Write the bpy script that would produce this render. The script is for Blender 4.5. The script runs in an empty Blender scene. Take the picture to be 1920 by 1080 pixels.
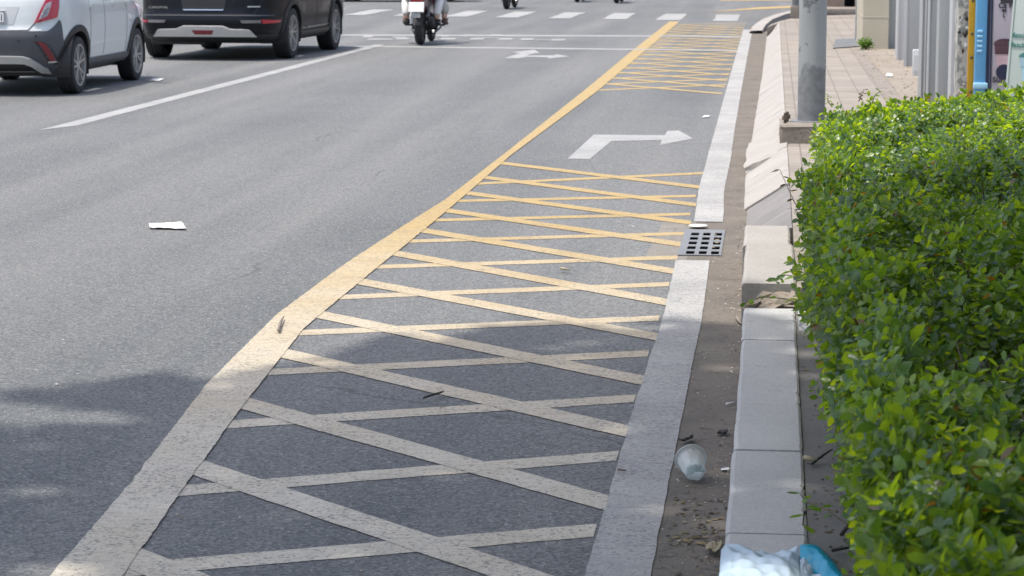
import bpy, bmesh, math, random
import numpy as np
from mathutils import Vector, Matrix
random.seed(7); RNG = np.random.default_rng(11)
R = math.radians
scene = bpy.context.scene
COL = scene.collection

# ------------------------------------------------------------------ camera, sky, sun, exposure
# World: Y runs along the road (away), X across it (right), Z up.  The camera stands on X=Y=0.
EYE = 1.6; FPX = 4500.0; TILT = math.atan(660 / FPX); YAW = math.atan(.108)
cd = bpy.data.cameras.new("camera"); cam = bpy.data.objects.new("camera", cd); COL.objects.link(cam)
cam.location = (0, 0, EYE); cam.rotation_euler = (math.pi / 2 - TILT, 0, YAW)
cd.sensor_width = 36; cd.lens = 36 * FPX / 1920; cd.clip_start = .1; cd.clip_end = 2000
cd.dof.use_dof = True; cd.dof.focus_distance = 8.5; cd.dof.aperture_fstop = 13
scene.camera = cam

SUN_EL = R(73); SUN_AZ = (-.93, -.37)             # horizontal direction towards the sun (from the left, a little behind)
_n = math.hypot(*SUN_AZ)
SUND = Vector((SUN_AZ[0] / _n * math.cos(SUN_EL), SUN_AZ[1] / _n * math.cos(SUN_EL), math.sin(SUN_EL)))
w = bpy.data.worlds.new("World"); scene.world = w; w.use_nodes = True
nt = w.node_tree; bg = nt.nodes['Background']
sky = nt.nodes.new('ShaderNodeTexSky'); sky.sky_type = 'NISHITA'; sky.sun_disc = False
sky.sun_elevation = SUN_EL; sky.sun_rotation = math.atan2(SUND.x, SUND.y)
sky.air_density = 1.1; sky.dust_density = 4.0; sky.ozone_density = 1.0
nt.links.new(sky.outputs[0], bg.inputs[0]); bg.inputs[1].default_value = .15
sd = bpy.data.lights.new("sun", 'SUN'); sd.energy = 2.35; sd.angle = R(.55); sd.color = (1, .955, .88)
so = bpy.data.objects.new("sun", sd); COL.objects.link(so); so.rotation_euler = SUND.to_track_quat('Z', 'Y').to_euler()
so.location = (0, 0, 30)
scene.view_settings.view_transform = 'Standard'; scene.view_settings.look = 'None'
scene.view_settings.gamma = 1; scene.view_settings.exposure = .86

# ------------------------------------------------------------------ helpers
def G(px, py, z=0.0):
    """survey: photo pixel (1920 wide) -> (X, Y) of the point of the plane at height z"""
    u = (px - 960) / FPX; v = (py - 540) / FPX
    y = math.cos(TILT) - v * math.sin(TILT); dz = -math.sin(TILT) - v * math.cos(TILT)
    k = (z - EYE) / dz; x = u * k; y *= k
    return (x * math.cos(YAW) - y * math.sin(YAW), y * math.cos(YAW) + x * math.sin(YAW))

def tag(o, label=None, cat=None, group=None, kind=None):
    if label: o['label'] = label
    if cat: o['category'] = cat
    if group: o['group'] = group
    if kind: o['kind'] = kind
    return o

def empty(name, loc, rz=0.0):
    o = bpy.data.objects.new(name, None); COL.objects.link(o); o.location = loc; o.rotation_euler = (0, 0, rz)
    o.empty_display_size = .2
    return o

def link(name, me, mat, parent=None, smooth=False):
    o = bpy.data.objects.new(name, me); COL.objects.link(o)
    if mat is not None and not me.materials: me.materials.append(mat)
    if parent is not None: o.parent = parent
    if smooth:
        me.polygons.foreach_set('use_smooth', np.ones(len(me.polygons), dtype=bool))
    return o

class MB:
    def __init__(s): s.v = []; s.f = []
    def add(s, vs, fs):
        b = len(s.v); s.v += [tuple(p) for p in vs]; s.f += [tuple(i + b for i in f) for f in fs]; return s
    def box(s, a, b, bev=0.0, M=None):
        bm = bmesh.new(); bmesh.ops.create_cube(bm, size=1)
        c = [(a[i] + b[i]) / 2 for i in range(3)]; d = [abs(b[i] - a[i]) for i in range(3)]
        for q in bm.verts: q.co = Vector((c[0] + q.co.x * d[0], c[1] + q.co.y * d[1], c[2] + q.co.z * d[2]))
        if bev: bmesh.ops.bevel(bm, geom=bm.edges[:], offset=bev, segments=2, affect='EDGES', profile=.6)
        if M is not None: bm.transform(M)
        bm.verts.index_update()
        s.add([q.co[:] for q in bm.verts], [[q.index for q in f.verts] for f in bm.faces]); bm.free(); return s
    def tube(s, pts, rad, seg=10, cap=True):
        pts = [Vector(p) for p in pts]; n = len(pts)
        rs = rad if isinstance(rad, (list, tuple)) else [rad] * n
        vs = []; fs = []
        d0 = (pts[1] - pts[0]).normalized()
        up = Vector((0, 0, 1)) if abs(d0.z) < .9 else Vector((0, 1, 0))
        a = d0.cross(up).normalized()
        for i, p in enumerate(pts):
            d = (pts[min(i + 1, n - 1)] - pts[max(i - 1, 0)]).normalized()
            a = (a - d * a.dot(d)).normalized(); b = d.cross(a)
            for k in range(seg):
                t = 2 * math.pi * k / seg
                vs.append(p + (a * math.cos(t) + b * math.sin(t)) * rs[i])
        for i in range(n - 1):
            for k in range(seg):
                k2 = (k + 1) % seg
                fs.append((i * seg + k, i * seg + k2, (i + 1) * seg + k2, (i + 1) * seg + k))
        if cap: fs += [tuple(range(seg))[::-1], tuple((n - 1) * seg + k for k in range(seg))]
        return s.add(vs, fs)
    def lathe(s, prof, seg=32, axis='Z', c=(0, 0, 0), M=None):
        """prof: (radius, position along the axis) pairs"""
        vs = []; fs = []; n = len(prof)
        for k in range(seg):
            t = 2 * math.pi * k / seg
            for r, h in prof:
                a, b = r * math.cos(t), r * math.sin(t)
                p = {'Z': (a, b, h), 'X': (h, a, b), 'Y': (a, h, b)}[axis]
                p = Vector((p[0] + c[0], p[1] + c[1], p[2] + c[2]))
                vs.append(M @ p if M is not None else p)
        for k in range(seg):
            k2 = (k + 1) % seg
            for i in range(n - 1):
                fs.append((k * n + i, k2 * n + i, k2 * n + i + 1, k * n + i + 1))
        return s.add(vs, fs)
    def prism(s, poly, z0, z1):
        n = len(poly)
        vs = [(p[0], p[1], z0) for p in poly] + [(p[0], p[1], z1) for p in poly]
        fs = [tuple(range(n))[::-1], tuple(range(n, 2 * n))] + [(i, (i + 1) % n, n + (i + 1) % n, n + i) for i in range(n)]
        return s.add(vs, fs)
    def build(s, name, mat, parent=None, smooth=False, angle=None):
        me = bpy.data.meshes.new(name); me.from_pydata(s.v, [], s.f); me.update()
        bm = bmesh.new(); bm.from_mesh(me); bmesh.ops.recalc_face_normals(bm, faces=bm.faces[:]); bm.to_mesh(me); bm.free()
        o = link(name, me, mat, parent, smooth or angle is not None)
        if angle is not None: me.set_sharp_from_angle(angle=R(angle))
        return o

# ------------------------------------------------------------------ materials
class NT:
    def __init__(s, name):
        s.m = bpy.data.materials.new(name); s.m.use_nodes = True; s.t = s.m.node_tree
        s.b = s.t.nodes['Principled BSDF']; s.out = s.t.nodes['Material Output']; s._pos = None
    def n(s, typ, **kw):
        x = s.t.nodes.new(typ)
        for k, v in kw.items():
            if k.startswith('i_'):
                x.inputs[k[2:].replace('_', ' ')].default_value = v
            else: setattr(x, k, v)
        return x
    def l(s, a, b): s.t.links.new(a, b)
    def pos(s, obj=True):
        tc = s.n('ShaderNodeTexCoord'); return tc.outputs['Object']
    def mapped(s, scale=(1, 1, 1), rot=(0, 0, 0)):
        mp = s.n('ShaderNodeMapping'); mp.inputs['Scale'].default_value = scale; mp.inputs['Rotation'].default_value = rot
        s.l(s.pos(), mp.inputs[0]); return mp.outputs[0]
    def noise(s, scale, detail=3, rough=.55, vec=None, stretch=None):
        x = s.n('ShaderNodeTexNoise'); x.inputs['Scale'].default_value = scale; x.inputs['Detail'].default_value = detail
        x.inputs['Roughness'].default_value = rough
        s.l(vec if vec is not None else (s.mapped(stretch) if stretch else s.pos()), x.inputs['Vector']); return x.outputs['Fac']
    def ramp(s, fac, a, b, c0=(0, 0, 0, 1), c1=(1, 1, 1, 1)):
        x = s.n('ShaderNodeValToRGB'); e = x.color_ramp.elements
        e[0].position = a; e[1].position = b; e[0].color = c0; e[1].color = c1
        s.l(fac, x.inputs[0]); return x.outputs[0]
    def mix(s, fac, a, b, typ='MIX'):
        x = s.n('ShaderNodeMix', data_type='RGBA', blend_type=typ)
        for val, sock in ((fac, x.inputs[0]), (a, x.inputs[6]), (b, x.inputs[7])):
            if hasattr(val, 'is_linked') or hasattr(val, 'links'): s.l(val, sock)
            else: sock.default_value = val if not isinstance(val, tuple) else (val if len(val) == 4 else val + (1,))
        return x.outputs[2]
    def col(s, c):
        if isinstance(c, tuple): s.b.inputs['Base Color'].default_value = c if len(c) == 4 else c + (1,)
        else: s.l(c, s.b.inputs['Base Color'])
    def bump(s, h, strength=.3, dist=.01):
        x = s.n('ShaderNodeBump'); x.inputs['Strength'].default_value = strength; x.inputs['Distance'].default_value = dist
        s.l(h, x.inputs['Height']); s.l(x.outputs[0], s.b.inputs['Normal'])
    def set(s, **kw):
        for k, v in kw.items(): s.b.inputs[k.replace('_', ' ')].default_value = v
        return s

def simple(name, c, rough=.5, metal=0.0, var=.12, scale=8, coat=0.0, spec=.5):
    m = NT(name)
    f = m.noise(scale, 4)
    a = tuple(x * (1 - var) for x in c) + (1,); b = tuple(min(1, x * (1 + var)) for x in c) + (1,)
    m.col(m.ramp(f, .3, .7, a, b)); m.set(Roughness=rough, Metallic=metal, Coat_Weight=coat)
    m.b.inputs['Specular IOR Level'].default_value = spec
    return m.m

M = {}
def asphalt():
    m = NT('asphalt')
    big = m.noise(.35, 3, .6); tr = m.noise(1.0, 3, .5, stretch=(1.3, .05, 1))
    base = m.ramp(big, .3, .7, (.104, .108, .109, 1), (.130, .134, .135, 1))
    base = m.mix(m.ramp(tr, .42, .66), base, (.160, .160, .158), 'MIX')
    st = m.n('ShaderNodeTexVoronoi'); st.inputs['Scale'].default_value = 120; m.l(m.pos(), st.inputs['Vector'])
    sep = m.n('ShaderNodeSeparateColor'); m.l(st.outputs['Color'], sep.inputs[0])
    sp = m.ramp(sep.outputs[0], .1, 1, (.62, .63, .64, 1), (1.36, 1.36, 1.34, 1))
    c = m.mix(1.0, base, sp, 'MULTIPLY')
    light = m.ramp(sep.outputs[1], .93, .97)
    c = m.mix(light, c, (.24, .24, .23))
    fine = m.noise(420, 2, .6); c = m.mix(1.0, c, m.ramp(fine, .3, .7, (.8, .8, .8, 1), (1.2, 1.2, 1.2, 1)), 'MULTIPLY')
    seam = m.ramp(m.noise(.9, 6, .75, stretch=(1.0, .10, 1)), .60, .66); c = m.mix(seam, c, m.mix(1.0, c, (.88, .88, .885, 1), 'MULTIPLY'))
    crk = m.n('ShaderNodeTexVoronoi', feature='DISTANCE_TO_EDGE'); crk.inputs['Scale'].default_value = .42
    wn = m.n('ShaderNodeTexNoise'); wn.inputs['Scale'].default_value = 2.5; wn.inputs['Detail'].default_value = 6; m.l(m.pos(), wn.inputs['Vector'])
    m.l(m.mix(.16, m.pos(), wn.outputs['Color'], 'ADD'), crk.inputs['Vector'])
    cm_ = m.n('ShaderNodeMath', operation='MULTIPLY'); m.l(m.ramp(crk.outputs['Distance'], .0012, .004, (1, 1, 1, 1), (0, 0, 0, 1)), cm_.inputs[0]); m.l(m.ramp(m.noise(.5, 3), .50, .60), cm_.inputs[1])
    c = m.mix(cm_.outputs[0], c, m.mix(1.0, c, (.55, .55, .55, 1), 'MULTIPLY'))
    oil = m.ramp(m.noise(1.1, 4, .6, stretch=(1.6, .7, 1)), .70, .80); c = m.mix(oil, c, m.mix(1.0, c, (.72, .72, .72, 1), 'MULTIPLY'))
    st2 = m.ramp(m.noise(2.2, 5, .7), .62, .75); c = m.mix(st2, c, m.mix(1.0, c, (.8, .8, .8, 1), 'MULTIPLY'))
    m.col(c); m.set(Roughness=.82); m.b.inputs['Specular IOR Level'].default_value = .35
    m.bump(st.outputs['Distance'], .55, .004)
    return m.m
M['asphalt'] = asphalt()

def sunk(m, tone, amount=.10, under=(.11, .11, .112)):
    """stone grain of the road showing through thin paint, denser in worn patches"""
    v = m.n('ShaderNodeTexVoronoi'); v.inputs['Scale'].default_value = 120; m.l(m.pos(), v.inputs['Vector'])
    sp = m.n('ShaderNodeSeparateColor'); m.l(v.outputs['Color'], sp.inputs[0])
    wear = m.n('ShaderNodeMath', operation='MULTIPLY'); wear.inputs[1].default_value = 1.0; m.l(m.ramp(m.noise(2.6, 5, .7), .40, .72, (amount * .3,) * 3 + (1,), (amount * 3.2,) * 3 + (1,)), wear.inputs[0])
    lt = m.n('ShaderNodeMath', operation='LESS_THAN'); m.l(sp.outputs[0], lt.inputs[0]); m.l(wear.outputs[0], lt.inputs[1])
    tone = m.mix(1.0, tone, m.ramp(sp.outputs[1], 0, 1, (.86, .86, .86, 1), (1.1, 1.1, 1.1, 1)), 'MULTIPLY')
    sc = m.n('ShaderNodeMath', operation='MULTIPLY'); sc.inputs[1].default_value = .6; m.l(lt.outputs[0], sc.inputs[0])
    m.bump(v.outputs['Distance'], .35, .003)
    return m.mix(sc.outputs[0], tone, under)
def paint(name, c, c2, wear=.5, under=(.12, .12, .122), streak=(2, 12, 1)):
    m = NT(name)
    tone = m.ramp(m.noise(1.7, 4, .6), .32, .68, c + (1,), c2 + (1,))
    dirt = m.ramp(m.noise(5, 5, .65, stretch=streak), .52, .75)
    d2 = m.mix(1.0, tone, (.66, .65, .64, 1), 'MULTIPLY'); tone = m.mix(dirt, tone, d2)
    scr = m.ramp(m.noise(14, 6, .7, stretch=(1, 5, 1)), .58, .72)
    tone = m.mix(scr, tone, m.mix(1.0, tone, (.72, .71, .7, 1), 'MULTIPLY'))
    worn = m.ramp(m.noise(60, 5, .75), wear, wear + .06)
    m.col(sunk(m, m.mix(worn, tone, under + (1,)))); m.set(Roughness=.75)
    return m.m
def yellow():
    m = NT('yellow_road_paint')
    sp = m.n('ShaderNodeSeparateXYZ'); m.l(m.pos(), sp.inputs[0])
    mr = m.n('ShaderNodeMapRange'); mr.inputs['From Min'].default_value = 7; mr.inputs['From Max'].default_value = 16; m.l(sp.outputs[1], mr.inputs[0])
    ad = m.n('ShaderNodeMath', operation='MULTIPLY_ADD'); ad.inputs[1].default_value = .55; m.l(m.noise(2.2, 4, .6), ad.inputs[0]); m.l(mr.outputs[0], ad.inputs[2])
    tone = m.ramp(ad.outputs[0], .1, 1.15, (.535, .50, .435, 1), (.37, .265, .11, 1))        # the near end is worn paler; its look in shade is painted in too
    t2 = m.ramp(m.noise(7, 6, .7, stretch=(1.2, 6, 1)), .50, .68); tone = m.mix(t2, tone, m.mix(1.0, tone, (.80, .79, .78, 1), 'MULTIPLY'))
    wv = m.ramp(m.noise(3, 5, .75, stretch=(.8, 14, 1)), .56, .70); tone = m.mix(wv, tone, m.mix(1.0, tone, (.70, .68, .68, 1), 'MULTIPLY'))
    fl = m.ramp(m.noise(45, 5, .8), .62, .67); tone = m.mix(fl, tone, (.15, .145, .14, 1))
    m.col(sunk(m, tone)); m.set(Roughness=.75); return m.m
M['yellow'] = yellow()

M['white'] = paint('white_road_paint', (.345, .345, .335), (.275, .275, .268), .62)
M['edge'] = paint('white_edge_paint', (.37, .36, .34), (.275, .268, .258), .64, under=(.17, .155, .135), streak=(1, 9, 1))

def concrete(name, c, c2, scale=2.5, dark=.75, grain=90, bump=.25, spots=.66):
    m = NT(name)
    a = m.ramp(m.noise(scale, 5, .65), .3, .72, c + (1,), c2 + (1,))
    g = m.ramp(m.noise(grain, 3, .7), .3, .7, (.86, .86, .86, 1), (1.12, 1.12, 1.12, 1))
    a = m.mix(1.0, a, g, 'MULTIPLY')
    s = m.ramp(m.noise(scale * 4, 6, .75), spots, spots + .1)
    a = m.mix(s, a, m.mix(1.0, a, (dark, dark * .97, dark * .94, 1), 'MULTIPLY'))
    m.col(a); m.set(Roughness=.85); m.bump(m.noise(grain, 4), bump, .004)
    return m.m
M['gutter'] = concrete('gutter_concrete', (.098, .084, .068), (.175, .149, .118), 3.4, .52, 60, .5, .53)
M['kerb'] = concrete('kerb_granite', (.375, .37, .362), (.46, .452, .436), 2.2, .74, 70, .4, .60)
M['kerb_warm'] = concrete('kerb_granite_pale', (.285, .264, .238), (.35, .328, .302), 2.0, .68, 70, .4, .59)
M['verge'] = concrete('verge_paving', (.125, .118, .112), (.175, .165, .152), 4, .6)
M['block'] = concrete('rough_concrete', (.17, .145, .12), (.27, .235, .2), 9, .5, 40, .6, .55)
M['beige'] = concrete('cream_plaster', (.42, .38, .29), (.50, .455, .36), 2.2, .72)
M['brownwall'] = concrete('brown_wall', (.16, .12, .10), (.23, .175, .145), 2)
M['joint'] = simple('dark_joint', (.05, .045, .04), .9)

def tiles():
    m = NT('pavement_tiles')
    br = m.n('ShaderNodeTexBrick', offset=.0)
    br.inputs['Scale'].default_value = 1; br.inputs['Brick Width'].default_value = .2; br.inputs['Row Height'].default_value = .2
    br.inputs['Mortar Size'].default_value = .006; br.inputs['Mortar Smooth'].default_value = .3; br.inputs['Bias'].default_value = .0
    br.inputs['Color1'].default_value = (.222, .196, .164, 1); br.inputs['Color2'].default_value = (.268, .234, .196, 1)
    br.inputs['Mortar'].default_value = (.15, .125, .105, 1)
    m.l(m.pos(), br.inputs['Vector'])
    c = m.mix(1.0, br.outputs['Color'], m.ramp(m.noise(1.4, 5, .65), .3, .7, (.82, .82, .82, 1), (1.12, 1.11, 1.1, 1)), 'MULTIPLY')
    st = m.ramp(m.noise(4, 6, .75), .6, .72); c = m.mix(st, c, m.mix(1.0, c, (.72, .7, .68, 1), 'MULTIPLY'))
    m.col(c); m.set(Roughness=.8); m.bump(br.outputs['Fac'], -.3, .004)
    return m.m
M['tiles'] = tiles()

def leafmat(name, dark, mid, lite, trans=.35, spec=.5, rough=.38, yellow=.03):
    m = NT(name)
    geo = m.n('ShaderNodeNewGeometry'); rp = geo.outputs['Random Per Island']
    x = m.n('ShaderNodeValToRGB'); e = x.color_ramp.elements
    e[0].position = 0; e[0].color = dark + (1,); e[1].position = 1; e[1].color = lite + (1,)
    k = e.new(.5); k.color = mid + (1,)
    k = e.new(.96); k.color = lite + (1,)
    e[-1].color = (lite[0] * 1.3, lite[1] * 1.15, lite[2], 1)
    if name == 'hedge_leaf': e[0].color = (.15, .095, .05, 1); k = e.new(.012); k.color = (.15, .095, .05, 1); k = e.new(.02); k.color = dark + (1,)
    m.l(rp, x.inputs[0])
    c = m.mix(1.0, x.outputs[0], m.ramp(m.noise(2.0, 3), .3, .7, (.75, .78, .75, 1), (1.2, 1.18, 1.1, 1)), 'MULTIPLY')
    m.col(c); m.set(Roughness=rough); m.b.inputs['Specular IOR Level'].default_value = spec
    m.bump(m.noise(70, 2, .5), .35, .01)
    tr = m.n('ShaderNodeBsdfTranslucent')
    tc = m.mix(1.0, c, (2.7, 2.2, .30, 1), 'MULTIPLY'); m.l(tc, tr.inputs['Color'])
    ms = m.n('ShaderNodeMixShader'); ms.inputs[0].default_value = trans
    m.l(m.b.outputs[0], ms.inputs[1]); m.l(tr.outputs[0], ms.inputs[2]); m.l(ms.outputs[0], m.out.inputs['Surface'])
    return m.m
M['hedge'] = leafmat('hedge_leaf', (.052, .118, .046), (.112, .205, .050), (.195, .30, .052), .54, .9, .34)
M['crown'] = leafmat('crown_leaf', (.03, .07, .02), (.05, .11, .03), (.07, .14, .03), .2)
M['stem'] = simple('woody_stem', (.10, .075, .05), .85, scale=40, var=.35)
M['bark'] = simple('bark', (.14, .115, .09), .9, scale=14, var=.4)

M['pearl'] = simple('silver_white_car_paint', (.62, .645, .64), .28, .0, .02, coat=.6)
M['black'] = simple('black_car_paint', (.006, .007, .011), .3, .0, .05, coat=.10, spec=.2)
M['plastic'] = simple('grey_bumper_plastic', (.075, .078, .088), .5, var=.08)
M['dkplastic'] = simple('black_plastic', (.018, .018, .02), .5)
M['silver'] = simple('silver_trim', (.55, .55, .54), .35, .35, .05)
M['chrome'] = simple('chrome', (.75, .75, .75), .12, 1, .03)
M['rim'] = simple('alloy_rim', (.42, .41, .40), .35, .6, .12, 20)
M['rimdark'] = simple('dark_alloy_rim', (.20, .20, .21), .3, .7, .12, 20)
M['tyre'] = simple('tyre_rubber', (.022, .022, .024), .75, var=.2, scale=20)
M['red'] = simple('red_lens', (.42, .008, .03), .15, coat=.8)
M['refl'] = simple('dark_red_reflector', (.20, .01, .02), .2, coat=.5)
M['clear'] = simple('clear_lens', (.42, .36, .38), .15, var=.25, scale=25, coat=.8)
M['glass'] = simple('tinted_glass', (.012, .014, .016), .06, coat=.5)
M['plate'] = simple('white_plate', (.72, .72, .72), .4, var=.04)
M['ink'] = simple('dark_ink', (.03, .03, .035), .6)
M['galv'] = None
def galv(name, c, c2, blot=(.2, .21, .22), thr=.6):
    m = NT(name)
    a = m.ramp(m.noise(1.2, 4, .6, stretch=(3, 3, .6)), .3, .7, c + (1,), c2 + (1,))
    b = m.ramp(m.noise(7, 7, .7, stretch=(1, 1, .7)), thr, thr + .035)
    m.col(m.mix(b, a, blot + (1,))); m.set(Roughness=.5, Metallic=.1); m.bump(m.noise(30, 3), .15, .004)
    return m.m
def polemat():
    mm = galv('worn_grey_pole_paint', (.26, .275, .28), (.38, .395, .39), (.13, .14, .145), .565); t = mm.node_tree; b = t.nodes['Principled BSDF']
    old = b.inputs['Base Color'].links[0].from_socket
    m = NT.__new__(NT); m.m = mm; m.t = t; m.b = b
    sp = m.n('ShaderNodeSeparateXYZ'); m.l(m.pos(), sp.inputs[0])
    ad = m.n('ShaderNodeMath', operation='MULTIPLY_ADD'); ad.inputs[1].default_value = .9; m.l(m.noise(5, 5, .65, stretch=(1, 1, .6)), ad.inputs[0]); m.l(sp.outputs[2], ad.inputs[2])
    worn = m.ramp(ad.outputs[0], .90, .96, (1, 1, 1, 1), (0, 0, 0, 1))
    m.col(m.mix(worn, old, m.ramp(m.noise(14, 5, .7), .35, .65, (.15, .158, .163, 1), (.23, .24, .245, 1)))); return mm
M['pole'] = polemat()
M['gate'] = galv('grey_gate_steel', (.34, .36, .365), (.43, .445, .445), (.25, .26, .27), .68)
M['gatelight'] = galv('pale_gate_steel', (.50, .51, .52), (.56, .57, .57), (.36, .36, .37), .7)
def peel():
    m = NT('peeling_paint')
    a = m.ramp(m.noise(3, 5, .6), .3, .7, (.44, .42, .37, 1), (.56, .55, .50, 1))
    v = m.n('ShaderNodeTexVoronoi'); v.inputs['Scale'].default_value = 16
    nz = m.n('ShaderNodeTexNoise'); nz.inputs['Scale'].default_value = 12; nz.inputs['Detail'].default_value = 6; m.l(m.pos(), nz.inputs['Vector'])
    b = m.ramp(nz.outputs['Fac'], .50, .55); c = m.mix(b, a, (.24, .25, .24, 1))
    d = m.ramp(m.noise(9, 6, .7, stretch=(1.3, 1.3, 1)), .60, .64); c = m.mix(d, c, (.10, .095, .09, 1))
    e = m.ramp(m.noise(4.3, 5, .7), .64, .68); c = m.mix(e, c, (.42, .22, .18, 1))
    m.col(c); m.set(Roughness=.8); m.bump(nz.outputs['Fac'], .5, .01)
    return m.m
M['peel'] = peel()
M['amber'] = simple('yellow_post_paint', (.62, .33, .015), .5, var=.12, scale=6)
M['blue'] = simple('blue_cabinet_paint', (.12, .36, .62), .45, var=.05)
M['paleblue'] = simple('pale_blue_vent', (.34, .62, .80), .45)
M['navy'] = simple('navy_frame', (.012, .018, .05), .5)
M['mauve'] = simple('mauve_board', (.36, .33, .38), .6, var=.04, scale=2)
M['sage'] = simple('sage_board', (.48, .55, .52), .6, var=.04, scale=2)
M['teal'] = simple('teal_print', (.06, .22, .2), .6)
M['bluecup'] = simple('pale_blue_print', (.34, .52, .60), .6)
M['coffee'] = simple('maroon_print', (.065, .028, .04), .6, var=.4, scale=25)
M['pink'] = simple('pale_pink_print', (.42, .30, .33), .6)
M['paper'] = simple('white_paper', (.60, .60, .58), .7, var=.06)
M['drygrass'] = simple('dry_leaf', (.28, .24, .15), .8, var=.3, scale=30)
M['steel'] = galv('drain_steel', (.16, .16, .165), (.215, .212, .21), (.10, .095, .09), .6)
M['hole'] = simple('hole_shade_black', (.002, .002, .002), 1.0, spec=0)
M['skin'] = simple('skin', (.52, .33, .25), .55, var=.05)
M['trouser_white'] = simple('white_trousers', (.66, .65, .62), .8, var=.05)
M['trouser_beige'] = simple('beige_trousers', (.36, .35, .31), .8, var=.06)
M['boot'] = simple('brown_boot', (.14, .08, .075), .6)
M['shirt'] = simple('maroon_shirt', (.17, .035, .05), .8)
M['shirt2'] = simple('grey_shirt', (.30, .31, .33), .8)
M['hair'] = simple('black_hair', (.015, .013, .012), .5)
M['shoe'] = simple('dark_shoe', (.03, .03, .033), .6)
M['maroon'] = simple('maroon_fairing', (.09, .018, .026), .3, coat=.6)
def filmmat(name, c, rough, trans, sheen=.0):
    m = NT(name)
    m.col(m.ramp(m.noise(7, 3), .35, .65, tuple(x * .93 for x in c) + (1,), c + (1,))); m.set(Roughness=rough)
    tr = m.n('ShaderNodeBsdfTranslucent'); tr.inputs['Color'].default_value = c + (1,)
    ms = m.n('ShaderNodeMixShader'); ms.inputs[0].default_value = trans
    m.l(m.b.outputs[0], ms.inputs[1]); m.l(tr.outputs[0], ms.inputs[2]); m.l(ms.outputs[0], m.out.inputs['Surface'])
    m.bump(m.noise(30, 4, .6), .25, .006)
    return m.m
M['bag'] = filmmat('white_plastic_film', (.72, .83, .91), .3, .45)
M['bluefilm'] = filmmat('blue_plastic_film', (.002, .33, .52), .15, .12)
def clearplastic():
    m = NT('clear_cup_plastic'); m.col((.85, .88, .88)); m.set(Roughness=.12)
    lw = m.n('ShaderNodeLayerWeight'); lw.inputs[0].default_value = .35
    tr = m.n('ShaderNodeBsdfTransparent'); tr.inputs[0].default_value = (.97, .98, .98, 1)
    ms = m.n('ShaderNodeMixShader'); mm = m.n('ShaderNodeMath', operation='MULTIPLY_ADD'); mm.inputs[1].default_value = .55; mm.inputs[2].default_value = .16
    m.l(lw.outputs['Facing'], mm.inputs[0]); m.l(mm.outputs[0], ms.inputs[0])
    m.l(tr.outputs[0], ms.inputs[1]); m.l(m.b.outputs[0], ms.inputs[2]); m.l(ms.outputs[0], m.out.inputs['Surface'])
    return m.m
M['cup'] = clearplastic()

# ------------------------------------------------------------------ the ground
def struct(o): o['kind'] = 'structure'; return o
g = MB(); g.add([(-400, -60, 0), (400, -60, 0), (400, 900, 0), (-400, 900, 0)], [(0, 1, 2, 3)])
struct(g.build('road', M['asphalt']))

def ribbon(name, Lp, Rp, z, mat, jit=.003, step=.05, thick=0):
    """a painted strip between two polylines (same number of points) with slightly ragged edges"""
    Ls = []; Rs = []
    for i in range(len(Lp) - 1):
        d = max(math.dist(Lp[i], Lp[i + 1]), math.dist(Rp[i], Rp[i + 1])); n = max(1, int(d / step))
        for k in range(n):
            f = k / n
            Ls.append((Lp[i][0] + (Lp[i + 1][0] - Lp[i][0]) * f, Lp[i][1] + (Lp[i + 1][1] - Lp[i][1]) * f))
            Rs.append((Rp[i][0] + (Rp[i + 1][0] - Rp[i][0]) * f, Rp[i][1] + (Rp[i + 1][1] - Rp[i][1]) * f))
    Ls.append(Lp[-1]); Rs.append(Rp[-1])
    n = len(Ls); vs = []; a = b = 0
    for l, r in zip(Ls, Rs):
        d = Vector((r[0] - l[0], r[1] - l[1])).normalized()
        a = a * .6 + random.gauss(0, jit); b = b * .6 + random.gauss(0, jit)
        vs += [(l[0] + d.x * a, l[1] + d.y * a, z), (r[0] + d.x * b, r[1] + d.y * b, z)]
    return vs, [(2 * i, 2 * i + 1, 2 * i + 3, 2 * i + 2) for i in range(n - 1)]

# gutter pan
struct(MB().add([(-.41, -10, .0012), (-.095, -10, .0012), (-.095, 43.5, .0012), (-.41, 43.5, .0012)], [(0, 1, 2, 3)]).build('gutter', M['gutter']))
# white edge line, broken at the drain
el = MB()
L1 = [(-.455, 2), (-.449, 5.9), (-.452, 8), (-.442, 10), (-.46, 11.86)]; R1 = [(-.285, 2), (-.284, 5.9), (-.283, 8), (-.277, 10), (-.292, 11.86)]
L2 = [(-.425, 13.5), (-.452, 15.3), (-.458, 17.3), (-.462, 20), (-.472, 24.8), (-.485, 30.5), (-.5, 41.8)]
R2 = [(-.262, 13.5), (-.288, 15.3), (-.286, 17.3), (-.30, 20), (-.314, 25.2), (-.325, 30.5), (-.343, 41.8)]
for a, b in ((L1, R1), (L2, R2)): el.add(*ribbon('', a, b, .0048, M['edge'], .0009))
struct(el.build('edge_line', M['edge']))
# yellow line
yl = MB()
YL = [(-1.45, 2.5), (-1.66, 4.2), (-1.793, 5.76), (-1.855, 6.68), (-2.006, 8.35), (-2.083, 9.96), (-2.075, 11.47), (-2.03, 13), (-1.975, 14.5), (-1.96, 18.05), (-1.945, 25.07), (-1.957, 33.2), (-1.935, 45.6)]
YR = [(-1.27, 2.5), (-1.48, 4.2), (-1.611, 5.78), (-1.695, 6.76), (-1.785, 7.9), (-1.898, 9.6), (-1.895, 11.3), (-1.885, 13), (-1.885, 14.2), (-1.90, 17.5), (-1.80, 25.07), (-1.78, 33.2), (-1.745, 45.6)]
yl.add(*ribbon('', YL, YR, .0050, M['yellow'], .0015, .02))
struct(yl.build('yellow_line', M['yellow']))
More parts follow.
